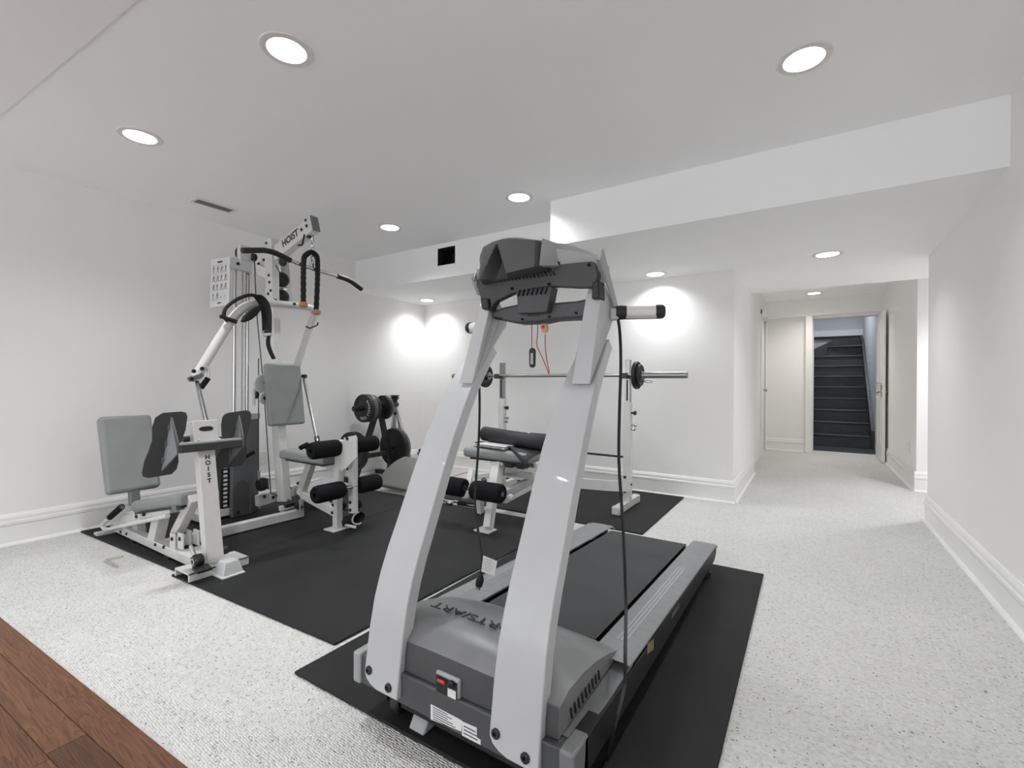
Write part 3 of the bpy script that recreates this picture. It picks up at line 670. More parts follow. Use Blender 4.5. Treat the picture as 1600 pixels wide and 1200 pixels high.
for u, v in ((873,411),(920,414),(858,444),(800,451),(743,438)): p = P(u, v, y=YC-.002); bolt(con, p, (0,-1,0), .005)
col = [(806,455),(862,447),(858,470),(854,488),(808,490),(808,470)]
build('console_column', MB().prism([V((p.x, YC+.002, p.z)) for p in (P(u, v, y=YC+.002) for u, v in col)], (0, .045, 0)), 'grey_plastic', tm, bevel=(.003, 2))
cb = [(763,489),(785,480),(808,475),(862,473),(900,470),(931,463),(931,493),(900,497),(862,499),(845,503),(806,505),(780,500),(768,497)]
cbar = build('crossbar', MB().prism([V((p.x, YC+.03, p.z)) for p in (P(u, v, y=YC+.03) for u, v in cb)], (0, .07, 0)), 'grey_plastic', tm, bevel=(.008, 3))
p = P(834, 492, y=YC+.03); build('key_slot', MB().box((p.x-.022, YC+.027, p.z-.004), (p.x+.018, YC+.031, p.z+.006)), 'black', cbar)
for u, v in ((816,499),(858,495),(775,497),(782,498),(900,489)): p = P(u, v, y=YC+.028); bolt(cbar, p, (0,-1,0), .004)
for pts in (((750,464),(762,466),(764,482),(756,484),(752,482)), ((925,441),(935,437),(936,466),(924,467))):
    build('console_bracket', MB().prism([V((p.x, YC-.012, p.z)) for p in (P(u, v, y=YC-.012) for u, v in pts)], (0, .05, 0)), 'black', tm, bevel=(.003, 1))

# safety key on its red cord, and the paper tag
sk = thing('safety_key', P(831, 573, y=1.37), 'black safety key fob on a red cord hanging under the treadmill console', 'key')
fk = P(831, 559, y=1.37)
build('fob', MB().prism([fk+V((.012*math.cos(a), 0, .012*math.sin(a)+(.022 if math.sin(a) >= 0 else -.022))) for a in [2*math.pi*k/20 for k in range(20)]], (0,.008,0)), 'black', sk, bevel=(.002, 2))
build('fob_print', MB().box((fk.x-.005, 1.3694, fk.z-.022), (fk.x+.005, 1.3702, fk.z+.016)), 'light_grey', sk)
build('cord', MB().tube([P(831,497,y=1.374), P(831,520,y=1.374), P(831,548,y=1.374)], .0016, 6), 'red', sk)
sg = thing('pull_cord', P(858, 585, y=1.37), 'thin red cord looping down from the console with an orange clip', 'cord')
build('cord', MB().tube(catmull([P(840,497,y=1.374), P(840,520,y=1.374), P(839,540,y=1.374), P(848,560,y=1.374), P(858,584,y=1.372), P(854,560,y=1.371), P(852,540,y=1.371), P(852,522,y=1.371)], 5), .0016, 6), 'red', sg)
c = P(850, 511, y=1.368)
build('clip', MB().prism([c+V((.014*math.cos(a)-.004*math.sin(a), 0, .020*math.sin(a))) for a in [2*math.pi*k/16 for k in range(16)]], (0,.006,0)), 'cardboard', sg, bevel=(.001, 1))
build('clip_dot', MB().lathe(c+V((-.003,-.001,.0)), (0,-1,0), [(0,0),(.005,0),(.005,.002),(0,.002)], 10), 'red', sg)
# power cord draped over the crossbar
pc = thing('power_cord', P(752, 915, y=1.30), 'black power cord draped over the treadmill with a three-pin plug hanging free', 'cord')
R1 = [P(953,478,y=1.42), P(966,500,y=1.42), P(970,560,y=1.41), P(968,640,y=1.40), P(967,720,y=1.39), P(972,800,y=1.38), P(976,880,y=1.37), P(978,950,y=1.36), P(977,1020,x=-.40), P(976,1070,x=-.395), P(962,1130,x=-.39), P(950,1180,z=.02), P(944,1199,z=.017), P(930,1230,z=.017)]
top_ = [P(950,472,y=1.43)+V((-.02,.01,.0)), V((-.60, 1.375, 1.262)), V((-.80, 1.365, 1.262)), V((-.95, 1.37, 1.262)), V((-1.0, 1.42, 1.22))]
L1 = [P(746,570,y=1.47), P(749,605,y=1.42), P(749,660,y=1.41), P(746,720,y=1.40), P(742,780,y=1.39), P(747,830,y=1.37), P(753,870,y=1.36), P(752,898,y=1.36)]
build('cord', MB().tube(catmull(list(reversed(R1))+top_+L1, 5), .0048, 8), 'black', pc, smooth=True)
pl = P(752, 898, y=1.36); pe = P(748, 915, y=1.36)
plug = build('plug', MB().tube([pl, pl.lerp(pe, .25), pl.lerp(pe, .6), pe], [.006, .012, .015, .013], 10), 'black', pc, smooth=True)
for k in (-1, 0, 1): build('prong', MB().beam(pe+V((.006*k, .004*(k==0), 0)), pe+V((.006*k-.003, .004*(k==0), -.016)), .002, .005, (0,1,0)), 'steel', plug)
tq = [P(755,868,y=1.352), P(777,877,y=1.34), P(772,900,y=1.34), P(752,893,y=1.352)]
tg = build('cord_tag', MB().prism(tq, (0,.0012,0)), 'paper', pc)
for k in range(5):
    m0 = tq[0].lerp(tq[3], .15+.16*k); m1 = tq[1].lerp(tq[2], .15+.16*k); l = m0.lerp(m1, .12); r = m0.lerp(m1, .5+.35*random.random())
    build('printed_line', MB().prism([l+V((0,-.0006,.0014)), r+V((0,-.0006,.0014)), r+V((0,-.0006,-.0004)), l+V((0,-.0006,-.0004))], (0,-.0004,0)), 'light_grey', tg)
# ------------------------------------------------------------------ multi-station home gym
gy = thing('home_gym', (-3.3, 1.7, .012), 'white multi-station home gym with leg press, weight stack and leg developer', 'exercise machine')
W, G0 = 'gym_white', .012
def cyl(p, ax, r, L, m, name, parent, n=20, rnd=.0):
    prof = [(0,0),(r-rnd,0),(r,rnd),(r,L-rnd),(r-rnd,L),(0,L)] if rnd else [(0,0),(r,0),(r,L),(0,L)]
    return build(name, MB().lathe(p, ax, prof, n), m, parent, smooth=True)
# --- leg press
YR = 1.205
build('base_rail', MB().beam((-3.97, YR, .052), (-2.72, YR, .052), .05, .05), W, gy, bevel=(.003, 1))
for u, v in ((189,831),(198,834),(243,851),(256,855)): bolt(gy, P(u, v, y=YR-.025), (0,-1,0), .010)
build('rear_foot', MB().box((-3.99, 1.10, G0), (-3.93, 1.33, .028)), W, gy)
for x in (-3.6, -3.1): build('rail_pad', MB().box((x-.03, YR-.03, G0), (x+.03, YR+.03, .028)), 'black', gy)
sa, sb = P(200, 808, y=1.22), P(272, 792, y=1.22)
build('seat_tube', MB().beam(sa, sb, .055, .065), W, gy, bevel=(.003, 1))
build('seat_clamp', MB().beam(sa-V((.03,0,.01)), sa.lerp(sb, .42)-V((0,0,.008)), .07, .07), W, gy, bevel=(.003, 1))
for u, v in ((213,807),(224,804)): bolt(gy, P(u, v, y=1.183), (0,-1,0), .012)
build('seat_post', MB().beam(P(252, 806, y=1.22), P(243, 846, y=1.21), .06, .085, (1,0,0)), W, gy, bevel=(.003, 1))
build('seat_post', MB().beam(P(216, 815, y=1.24), P(219, 834, y=1.24), .05, .07, (1,0,0)), W, gy, bevel=(.003, 1))
pa, pb = P(203, 793, y=1.17), P(279, 781, y=1.17)
pa, pb = pa+V((0,.11,0)), pb+V((0,.11,0)); ex = (pb-pa).normalized(); ez = ex.cross(V((0,1,0))); ez = ez if ez.z > 0 else -ez
build('seat_pad', MB().obox((pa+pb)/2, ex, (0,1,0), ez, (pb-pa).length, .22, .075), 'vinyl', gy, bevel=(.028, 4))
build('seat_board', MB().obox((pa+pb)/2-ez*.042, ex, (0,1,0), ez, (pb-pa).length-.04, .19, .012), 'black', gy)
build('seat_bracket', MB().beam(P(279, 786, y=1.2), P(280, 797, y=1.2), .05, .06, (1,0,0)), 'gunmetal_edge', gy)
bb, bt = V((-3.68, 1.225, .325)), V((-3.85, 1.225, .805)); ez = (bt-bb).normalized(); nx = V((0,1,0)).cross(ez)
if nx.x < 0: nx = -nx
build('back_pad', MB().obox((bb+bt)/2-nx*.035, (0,1,0), nx, ez, .285, .075, (bt-bb).length), 'vinyl', gy, bevel=(.024, 4))
build('back_bracket', MB().beam(bb+V((-.05,.0,.06)), bb+V((-.02,0,-.10)), .05, .05, (0,1,0)), 'gunmetal_edge', gy, bevel=(.002, 1))
hp = [P(262, 806, y=1.14), P(205, 819, y=1.14), P(165, 828, y=1.14), P(159, 821, y=1.14), P(172, 808, y=1.14), P(190, 792, y=1.14)]
sh = build('seat_handle', MB().tube(smooth_path(hp, .03), .013, 12), W, gy, smooth=True)
build('grip', MB().tube([hp[4], hp[5]], .019, 14), 'foam', sh, smooth=True)
# lever post with foot plates
lp0, lp1 = V((-2.685, 1.235, .085)), V((-2.80, 1.235, .70))
post = build('press_post', MB().beam(lp0, lp1, .085, .055, (1,0,0)), W, gy, bevel=(.004, 2))
dz = (lp1-lp0).normalized()
px_ = dz.cross(V((0,1,0))); px_ = px_ if px_.x > 0 else -px_
text('lettering', 'H\nO\nI\nS\nT', .032, lp0.lerp(lp1, .76)+px_*.0285+V((0,0,.0)), (0,1,0), dz, 'ink', post, ext=.0006, bold=.035)
hb = lp1+V((-.012, 0, .055))
head = build('post_head', MB().obox(hb, (0,1,0), px_, dz, .125, .085, .12), W, gy, bevel=(.004, 2))
build('slot', MB().prism([hb+px_*.043+V((0,.026*math.cos(a)+(.010 if math.cos(a) > 0 else -.010),0))+dz*(.013*math.sin(a)+.012) for a in [2*math.pi*k/16 for k in range(16)]], px_*.002), 'black', head)
ba, bb2 = P(279, 704, x=-2.755), P(377, 690, x=-2.755)
bz = (ba.z+bb2.z)/2; ba.z = bb2.z = bz
build('press_crossbar', MB().beam(ba, bb2, .04, .042), 'gunmetal', gy, bevel=(.003, 1))
build('crossbar_top', MB().beam(ba+V((-.03,.0,.024)), bb2+V((-.03,-.0,.024)), .075, .008), 'light_grey', gy)
fpl = [(250,648),(256,645),(284,643),(291,645),(293,651),(290,672),(284,688),(278,702),(279,722),(276,733),(268,741),(232,747),(224,745),(222,739),(226,720),(232,706),(238,688),(238,668),(243,653)]
fpr = [(351,648),(357,645),(385,641),(391,643),(393,649),(390,668),(386,682),(384,692),(386,704),(384,718),(377,727),(345,733),(337,731),(334,725),(338,714),(346,701),(347,684),(346,664),(348,652)]
for outl, g0, g1, g2 in ((fpl, (267,652), (277,700), (252,736)), (fpr, (373,649), (379,690), (356,725))):
    fpp = build('foot_plate', MB().prism([P(u, v, x=-2.80) for u, v in outl], (-.006, 0, 0)), 'gunmetal', gy)
    a, b_, c_ = P(*g0, x=-2.80), P(g1[0]-4, g1[1], x=-2.80), P(*g2, x=-2.80)
    build('gusset', MB().prism([a, a.lerp(c_, .5), c_, P(*g1, x=-2.745)+V((0,0,-.03)), P(*g1, x=-2.745)+V((0,0,.03))], (0, .008, 0)), 'gunmetal_edge', fpp)
    for t in (.2, .5, .8): build('weld', MB().obox(a.lerp(c_, t)+V((.003,-.004,0)), (0,0,1), (0,1,0), (1,0,0), .03, .006, .006), 'gunmetal_edge', fpp)
for u, v, dd in ((300,684,-1),(333,683,1)): build('crossbar_brace', MB().beam(P(u, v, x=-2.80), P(u+10*1, v+7, x=-2.76), .012, .03), W, gy)
build('brace_grip', MB().lathe(P(292, 686, x=-2.82), (0,1,0), [(0,-.02),(.016,-.02),(.016,.02),(0,.02)], 12), 'black', gy)
# base of the lever
build('base_channel', MB().box((-2.80, 1.10, .045), (-2.64, 1.40, .055)).box((-2.65, 1.10, G0), (-2.64, 1.40, .055)).box((-2.80, 1.10, G0), (-2.79, 1.40, .055)), W, gy, bevel=(.002, 1))
fb = P(349, 902, z=G0)+V((-.02,.035,0))
blk = MB(); lo_, hi_ = .052, .035
blk.add([(fb.x+sx*w, fb.y+sy*w, z) for z, w in ((G0,.058),(.022,.058),(.022,lo_),(.088,hi_)) for sx, sy in ((-1,-1),(1,-1),(1,1),(-1,1))],
        [(3,2,1,0),(12,13,14,15)]+[(4*k+i, 4*k+(i+1)%4, 4*k+4+(i+1)%4, 4*k+4+i) for k in range(3) for i in range(4)])
build('foot_cap', blk, 'foot_cap', gy, bevel=(.003, 2))
for u, v in ((309,876),(347,862)):
    c = P(u, v, y=1.15 if u < 320 else 1.34); cyl(c+V((0,-.022,0)), (0,1,0), .034, .044, 'black_gloss', 'pulley', gy, rnd=.006)
    build('pulley_axle', MB().lathe(c+V((0,-.024,0)), (0,-1,0), [(.012,0),(.012,.003),(.018,.003),(.018,0)], 14), 'light_grey', gy)
    build('pedal', MB().obox(c+V((.05,0,-.03)), (1,0,-.2), (0,1,0), (.2,0,1), .06, .07, .012), 'black', gy)
build('diagonal_brace', MB().beam(P(304, 778, y=1.24), P(276, 834, y=1.24), .05, .055, (1,0,0)), W, gy, bevel=(.003, 1))
for u in (269, 281):
    q0 = P(u-4, 832, y=1.19); q1 = P(u+5, 860, y=1.19)
    br = build('pivot_bracket', MB().box((q0.x, 1.19, q1.z), (q1.x-.01, 1.20, q0.z)), W, gy, bevel=(.002, 1)); build('pivot_bracket', MB().box((q0.x, 1.27, q1.z), (q1.x-.01, 1.28, q0.z)), W, gy, bevel=(.002, 1))
    bolt(br, P(u, 842, y=1.19), (0,-1,0), .012)
build('bracket_plate', MB().box((-2.96, 1.17, .077), (-2.80, 1.30, .086)), W, gy)
build('chrome_lever', MB().tube([P(298, 853, y=1.17), P(304, 868, y=1.17)], .010, 10), 'chrome', gy, smooth=True)
# --- cross rail to the stack
build('base_rail', MB().beam((-3.265, 1.23, .048), (-3.232, 2.11, .048), .055, .06), W, gy, bevel=(.003, 1))
c = P(468, 789, x=-3.20); cyl(c+V((-.015,0,0)), (1,0,0), .036, .03, 'black', 'pulley', gy, rnd=.005)
build('pulley_bracket', MB().beam(c+V((.022,0,.045)), c+V((.022,0,-.04)), .035, .008, (1,0,0)), 'light_grey', gy, bevel=(.002, 1)); bolt(gy, c+V((.027,0,-.012)), (1,0,0), .010)
build('damper_body', MB().beam(P(437, 795, x=-3.28), P(463, 788, x=-3.28), .03, .035), W, gy, bevel=(.003, 1))
build('damper_grip', MB().beam(P(444, 791, x=-3.265), P(462, 786, x=-3.265), .035, .025), 'black', gy, bevel=(.004, 2))
build('damper_foot', MB().lathe(P(441, 806, x=-3.28)-V((0,0,.02)), (0,0,1), [(0,0),(.03,0),(.03,.012),(.018,.016),(.018,.05),(0,.05)], 14), W, gy)
# --- weight stack and shroud
sg_ = build('stack_base', MB().box((-3.94, 1.58, .03), (-3.66, 2.03, .085)), W, gy, bevel=(.003, 1))
for k in range(16):
    z = .092+.0318*k
    wp = build('weight_plate', MB().box((-3.92, 1.735, z), (-3.665, 2.00, z+.0295)), 'iron', gy)
    build('weight_label', MB().box((-3.6648, 1.752, z+.007), (-3.664, 1.780, z+.024)), 'paper', wp)
shroud = build('stack_shroud', MB().prism([(-3.655, 1.79, .02), (-3.612, 1.79, .02), (-3.612, 1.93, .02), (-3.655, 2.01, .02), (-3.70, 2.01, .02)], (0,0,.725)), 'stack_grey', gy, bevel=(.003, 1))
build('shroud_arch', MB().prism([V((-3.611, 1.80+.115*t, .02)) for t in (0, 1)]+[V((-3.611, 1.8575+.0575*math.cos(a), .20+.09*math.sin(a))) for a in [math.pi*k/10 for k in range(11)]], (.0008,0,0)), 'grey_plastic', shroud)
text('lettering', 'TOTAL', .034, (-3.6105, 1.845, .585), (0,0,-1), (0,1,0), 'paper', shroud, ext=.0005)
bolt(shroud, P(372, 800, x=-3.611), (1,0,0), .014)
build('shroud_cap', MB().box((-3.71, 1.93, .745), (-3.65, 2.015, .785)), 'light_grey', gy)
build('selector_grip', MB().tube([P(377, 718, x=-3.55), P(397, 706, x=-3.55)], .014, 12), 'foam', gy, smooth=True)
for u, r in ((366.5, .0125), (387, .0125), (378.5, .005), (384, .005)):
    y = P(u, 520, x=-3.80).y; rod = build('guide_rod', MB().tube([(-3.80, y, .10), (-3.80, y, 1.945)], r, 12), 'chrome' if r > .01 else 'steel', gy, smooth=True)
    if r > .01: build('rod_collar', MB().lathe((-3.80, y, 1.915), (0,0,1), [(0,0),(.028,0),(.028,.012),(0,.012)], 14), 'black', rod)
# --- top frame
build('top_beam', MB().beam(P(360, 411, y=1.86), P(398, 419, x=-3.72), .05, .085), 'light_grey', gy, bevel=(.003, 1))
build('top_beam', MB().beam(P(393, 418, x=-3.74), P(424, 430, x=-3.60), .05, .08), W, gy, bevel=(.003, 1))
c = P(381.5, 401, x=-3.77); build('pulley_housing', MB().obox(c, (1,0,0), (0,1,0), (0,0,1), .05, .085, .165), W, gy, bevel=(.003, 1)); bolt(gy, P(372, 412, x=-3.745), (1,0,0), .012)
cyl(P(371, 394, x=-3.80)+V((0,0,0)), (0,1,.0), .045, .02, 'black', 'pulley', gy, rnd=.005)
cyl(P(396, 402, x=-3.73)+V((0,-.012,0)), (0,1,0), .03, .03, 'black', 'pulley', gy, rnd=.004)
cyl(P(439, 408, y=2.03), (0,1,0), .035, .03, 'black', 'pulley', gy, rnd=.004)
# exercise chart
ca, cb_, cc, cd = (P(330, 406, y=1.86), P(359.5, 401, y=1.86), P(357.5, 476, y=1.86), P(328, 481, y=1.86))
chart = build('exercise_chart', MB().prism([ca, cb_, cc, cd], (0,.004,0)), 'paper', gy)
ink = MB()
def cp(s, t): return ca.lerp(cb_, s).lerp(cd.lerp(cc, s), t)+V((0,-.0012,0))
def stroke(s0, t0, s1, t1, w=.012):
    a, b_ = cp(s0, t0), cp(s1, t1); d = (b_-a); n = V((-d.z, 0, d.x)).normalized()*w*.13
    ink.quad(a-n, b_-n, b_+n, a+n)
stroke(.36, .075, .62, .075, .05); stroke(.40, .93, .60, .93, .035)
for r in range(4):
    for cidx in range(4):
        s0, t0 = .16+.21*cidx, .22+.185*r
        if r == 3 and cidx > 1: stroke(s0-.03, t0+.03, s0+.04, t0+.04); stroke(s0-.02, t0+.05, s0+.02, t0+.01); continue
        k = (r*4+cidx) % 3
        stroke(s0, t0-.06, s0+.015, t0, .03); stroke(s0, t0, s0-.05, t0+.07, .014); stroke(s0, t0, s0+.05, t0+.07, .014)
        stroke(s0-.05, t0-.02+.02*k, s0+.06, t0-.03, .012)
        if k: stroke(s0+.07, t0-.06, s0+.07, t0+.06, .012)
for t in (.14, .30, .47, .66, .86): stroke(.06, t, .92, t-.005, .004)
build('printed_figures', ink, 'ink', chart)
# --- main upright, boom
up = [V((-3.585, 2.06, 2.155)), V((-3.565, 2.06, 1.60)), V((-3.46, 2.06, .60)), V((-3.385, 2.06, .12))]
for a, b_ in zip(up[:-1], up[1:]): mu = build('main_upright', MB().beam(a, b_, .06, .10, (1,0,0)), W, gy, bevel=(.004, 2))
for u, v in ((416,380),(412,406),(404,412),(409,425),(420,430),(421,441),(423,454),(419,459)): bolt(gy, P(u, v, y=2.028), (0,-1,0), .011)
build('upright_gusset', MB().prism([P(397, 428, y=2.034), P(411, 405, y=2.034), P(425, 400, y=2.034), P(425, 430, y=2.034), P(412, 432, y=2.034)], (0,.052,0)), W, gy, bevel=(.003, 1))
bo0, bo1 = P(427, 402, y=2.08), P(492, 350, y=2.08)
dB = (bo1-bo0).normalized(); nB = V((0,-1,0)).cross(dB); nB = nB if nB.z > 0 else -nB
boom = build('boom', MB().beam(bo0, bo1, .06, .115), W, gy, bevel=(.003, 1))
build('end_cap', MB().obox(bo1+dB*.004, (0,1,0), nB, dB, .062, .118, .012), 'gunmetal_edge', boom, bevel=(.003, 1))
text('lettering', 'HOIST', .075, bo0.lerp(bo1, .52)+V((0,-.0308,0))+nB*.010, dB, nB, 'ink', boom, ext=.0005, bold=.03)
for u, v in ((471,359),(479,353)): bolt(boom, P(u, v, y=2.048), (0,-1,0), .012)
bolt(boom, P(477.5, 344, y=2.048), (0,-1,0), .010)
cyl(P(479.5, 365, y=2.065), (0,1,0), .030, .03, 'black', 'pulley', gy, rnd=.004)
cyl(P(489, 359, y=2.075), (0,1,0), .014, .03, 'black', 'pulley', gy)
build('boom_hook', MB().tube(smooth_path([P(476, 366, y=2.05), P(472, 383, y=2.05), P(466, 383, y=2.05)], .01), .007, 8), 'black', gy, smooth=True)
build('rear_brace', MB().beam(P(444, 405, y=2.22), P(451, 478, y=2.22), .05, .045, (1,0,0)), 'light_grey', gy, bevel=(.003, 1))
for v in (437, 464):
    c = P(439.5, v, y=2.15); cyl(c+V((-.025,.008,0)), (.95,-.3,0), .060, .05, 'black', 'pulley', gy, rnd=.014)
build('pulley_yoke', MB().beam(P(434, 451, y=2.15), P(446, 452, y=2.15), .03, .02), 'chrome', gy)
# --- press arms
xa = -3.30
al = [P(428, 474, x=-3.40), P(402, 474, x=-3.33)] + [P(u, v, x=xa) for u, v in ((384,479),(368,492),(352,515),(332,547),(306,590))]
arm = build('press_arm', MB().tube(catmull(al, 5), .0305, 16), W, gy, smooth=True)
e = P(308, 588, x=xa)
build('arm_clamp', MB().obox(e+V((0,-.01,-.005)), (0,.5,-.85), (1,0,0), (0,.85,.5), .03, .06, .075), 'gunmetal_edge', arm, bevel=(.003, 1))
for u, v in ((303,580),(316,576),(299,592)): bolt(arm, P(u, v, x=xa+.034), (1,0,0), .013)
ml = [P(u, v, x=xa+.02) for u, v in ((317,571),(324,574),(327,582),(325,592),(315,604))]
mh = build('arm_handle', MB().tube(smooth_path(ml, .03), .0105, 10), W, arm, smooth=True)
build('handle_grip', MB().tube([P(325, 591, x=xa+.02), P(314, 606, x=xa+.02)], .017, 12), 'foam', arm, smooth=True)
build('press_rod', MB().tube([P(308, 597, x=xa), P(323, 662, x=-2.95)], .013, 12), 'steel', gy, smooth=True)
xr = -3.42
arr = [P(426, 474, x=xr), P(470, 478, x=xr), P(487, 481, x=xr), P(492, 490, x=xr), P(484, 512, x=xr-.04), P(462, 578, x=xr-.10)]
build('press_arm', MB().tube(smooth_path(arr, .05), .027, 16), W, gy, smooth=True)
for u, v in ((430,469),(460,475)): bolt(gy, P(u, v, x=xr+.028), (1,0,0), .012)
build('rope_catch', MB().tube(smooth_path([P(478, 510, x=xr), P(484, 513, x=xr+.03), P(496, 508, x=xr+.03), P(497, 504, x=xr+.03)], .008), .006, 8), 'black', gy, smooth=True)
build('press_rod', MB().tube([P(474, 588, x=-3.44), P(496, 690, x=-2.86)], .011, 12), 'steel', gy, smooth=True)
build('rod_foot', MB().tube([P(495, 683, x=-2.90), P(497, 696, x=-2.84)], .017, 12), 'black', gy, smooth=True)
build('rod_pivot', MB().lathe(P(475, 588, x=-3.42), (1,0,0), [(0,-.015),(.016,-.015),(.016,.02),(0,.02)], 12), 'black', gy, smooth=True)
# --- second station: backrest, seat
bb, bt = V((-3.375, 2.088, .705)), V((-3.445, 2.088, 1.178)); ez = (bt-bb).normalized(); nx = V((0,1,0)).cross(ez); nx = nx if nx.x > 0 else -nx
build('back_pad', MB().obox((bb+bt)/2-nx*.03, (0,1,0), nx, ez, .285, .06, (bt-bb).length), 'vinyl', gy, bevel=(.018, 4))
cyl(P(411, 600, x=-3.52), (1,0,0), .075, .02, 'light_grey', 'cam', gy, rnd=.004)
cyl(P(414, 622, x=-3.50), (1,0,0), .050, .02, 'light_grey', 'cam', gy, rnd=.004)
for u, v in ((415,598),(414,622)): bolt(gy, P(u, v, x=-3.478), (1,0,0), .014)
c = P(400, 617, x=-3.55); cyl(c+V((0,-.012,0)), (0,1,0), .030, .024, 'black', 'pulley', gy, rnd=.004)
build('pulley_bracket', MB().beam(c+V((.0,-.016,.045)), c+V((0,-.016,-.08)), .03, .006, (0,1,0)), 'light_grey', gy)
build('seat_pad', MB().box((-3.33, 1.975, .462), (-2.80, 2.27, .528)), 'vinyl', gy, bevel=(.02, 4))
build('seat_board', MB().box((-3.28, 2.00, .45), (-2.84, 2.24, .464)), 'black', gy)
build('seat_post', MB().beam(P(489, 716, y=2.12), P(470, 772, y=2.12), .05, .06, (1,0,0)), W, gy, bevel=(.003, 1))
build('seat_post', MB().beam((-3.05, 2.12, .455), (-2.80, 2.12, .42), .05, .05), W, gy, bevel=(.003, 1))
# --- lower frame between stack and leg developer
A, B_ = P(401, 783, x=-3.585), P(500, 754, x=-3.62)
lf = build('lower_frame', MB().beam(A, B_, .05, .085), W, gy, bevel=(.003, 1))
for u, v in ((413,776),(427,777),(434,775),(439,767),(453,763),(466,755),(465,768)): bolt(lf, P(u, v, x=-3.565), (1,0,0), .013)
build('step_plate', MB().prism([P(u, v, z=.16) for u, v in ((466,770),(478,757),(500,747),(527,752),(520,760),(495,770))], (0,0,.012)), 'light_grey', gy, bevel=(.002, 1))
build('lower_frame', MB().beam(P(474, 772, y=2.12), (-2.80, 2.12, .10), .05, .06), W, gy, bevel=(.003, 1))
cyl(P(408, 757, x=-3.53)+V((0,-.02,0)), (0,1,0), .05, .045, 'black', 'pulley', gy, rnd=.006)
build('pulley_guard', MB().beam(P(416, 747, x=-3.53), P(417, 764, x=-3.53), .05, .008, (0,1,0)), 'gunmetal_edge', gy)
build('cable_spring', MB().tube([P(404.5, 735, x=-3.53), P(405, 750, x=-3.53)], .010, 10), 'steel', gy)
for pts in ([(397,404,-3.70),(402,500,-3.62),(412,605,-3.56),(423,770,-3.55)], [(404,560,-3.55),(404,740,-3.53)], [(429,662,-3.50),(433,768,-3.56)], [(431,414,-3.5),(438,428,-3.5)],
            [(422,770,-3.5),(470,788,-3.22),(520,797,-2.9),(548,797,-2.7)]):
    build('cable', MB().tube([P(u, v, x=x) for u, v, x in pts], .0038, 6), 'black', gy)
# --- leg developer
f0 = V((-2.765, 2.075, G0))
build('developer_foot', MB().box((f0.x-.055, f0.y-.075, G0), (f0.x+.055, f0.y+.075, .022)), W, gy, bevel=(.002, 1))
lo2 = build('developer_post', MB().beam(f0+V((0,0,.008)), f0+V((-.005,0,.19)), .05, .05, (1,0,0)), W, gy, bevel=(.003, 1))
for u, v in ((520,789),(519,801)): bolt(lo2, P(u, v, y=f0.y-.026), (0,-1,0), .011)
build('developer_post', MB().beam(f0+V((-.005,0,.18)), f0+V((.03,0,.62)), .05, .05, (1,0,0)), W, gy, bevel=(.003, 1))
build('developer_plate', MB().prism([P(u, v, y=f0.y-.027) for u, v in ((534,704),(537,684),(556,680),(557,714),(540,733),(533,736),(530,733))], (0,.006,0)), W, gy, bevel=(.001, 1))
bolt(gy, P(542.5, 685, y=f0.y-.028), (0,-1,0), .014)
s0, s1 = P(551.5, 683, y=2.13), P(552, 801, y=2.13)
sarm = build('swing_arm', MB().beam(s0, s1, .045, .05, (1,0,0)), W, gy, bevel=(.003, 1))
for u, v in ((547,785),(547,797)): bolt(sarm, P(u, v, y=2.105), (0,-1,0), .012)
def roller(p, L, r=.058): 
    return build('foam_roller', MB().lathe(p, (0,1,0), [(0,0),(r*.25,0),(r*.25,.004),(r*.8,.0),(r*.95,.01),(r,.03),(r,L-.03),(r*.95,L-.01),(r*.8,L),(0,L)], 24), 'foam', gy, smooth=True)
xu = -2.74
yA = P(485, 705, x=xu); roller(V((xu, yA.y, yA.z)), .215)
yB = P(556, 699, x=xu); roller(V((xu, yB.y, yA.z)), .18)
build('roller_bar', MB().tube([(xu, yA.y, yA.z), (xu, yB.y+.18, yA.z)], .012, 10), 'chrome', gy)
xd = -2.66
yA = P(491, 774, x=xd); roller(V((xd, yA.y, yA.z)), .215)
yB = P(559, 766, x=xd); roller(V((xd, yB.y, yA.z)), .185)
build('roller_bar', MB().tube([(xd, yA.y, yA.z), (xd, yB.y+.185, yA.z)], .012, 10), 'chrome', gy)
g = [P(493, 700, x=xu-.03), P(484, 700, x=xu-.05), P(470, 700, x=xu-.05)]
build('side_grip', MB().tube([P(469, 700, x=-2.86), P(481, 694, x=-2.86)], .016, 12), 'foam', gy, smooth=True)
build('side_grip_bar', MB().tube([P(478, 700, x=-2.86), P(490, 699, x=-2.80)], .011, 10), 'black', gy)
for u, v, y in ((531,790,2.12),(556,788,2.17)): cyl(P(u, v, y=y), (0,1,0), .034, .03, 'black', 'pulley', gy, rnd=.005)
# --- things hung on the gym
lb_ = thing('lat_bar', P(487, 425, x=-3.04), 'bent lat pulldown bar with black grips hanging from the gym boom', 'pulldown bar')
X = -3.04
bl = [P(u, v, x=X) for u, v in ((380,391.5),(415,391),(432,396),(458,409),(487,420),(530,432.5),(545,437),(564,451))]
build('bar', MB().tube(smooth_path(bl, .05), .0125, 12), 'chrome', lb_, smooth=True)
for a in ((P(378,391.5,x=X), P(415,391,x=X), P(430,395,x=X), P(454,407,x=X)), (P(527,431.5,x=X), P(545,437,x=X), P(565,452,x=X))):
    build('grip', MB().tube(smooth_path(a, .05), .0185, 14), 'black', lb_, smooth=True)
build('hanger', MB().beam(P(487, 421, x=X), P(487, 411, x=X), .012, .03), 'chrome', lb_)
ch = thing('chain', P(488, 412, x=X), 'short chrome chain with snap hooks hanging from the boom end pulley', 'chain')
cpts = [P(489, 361, x=X), P(488, 413, x=X)]
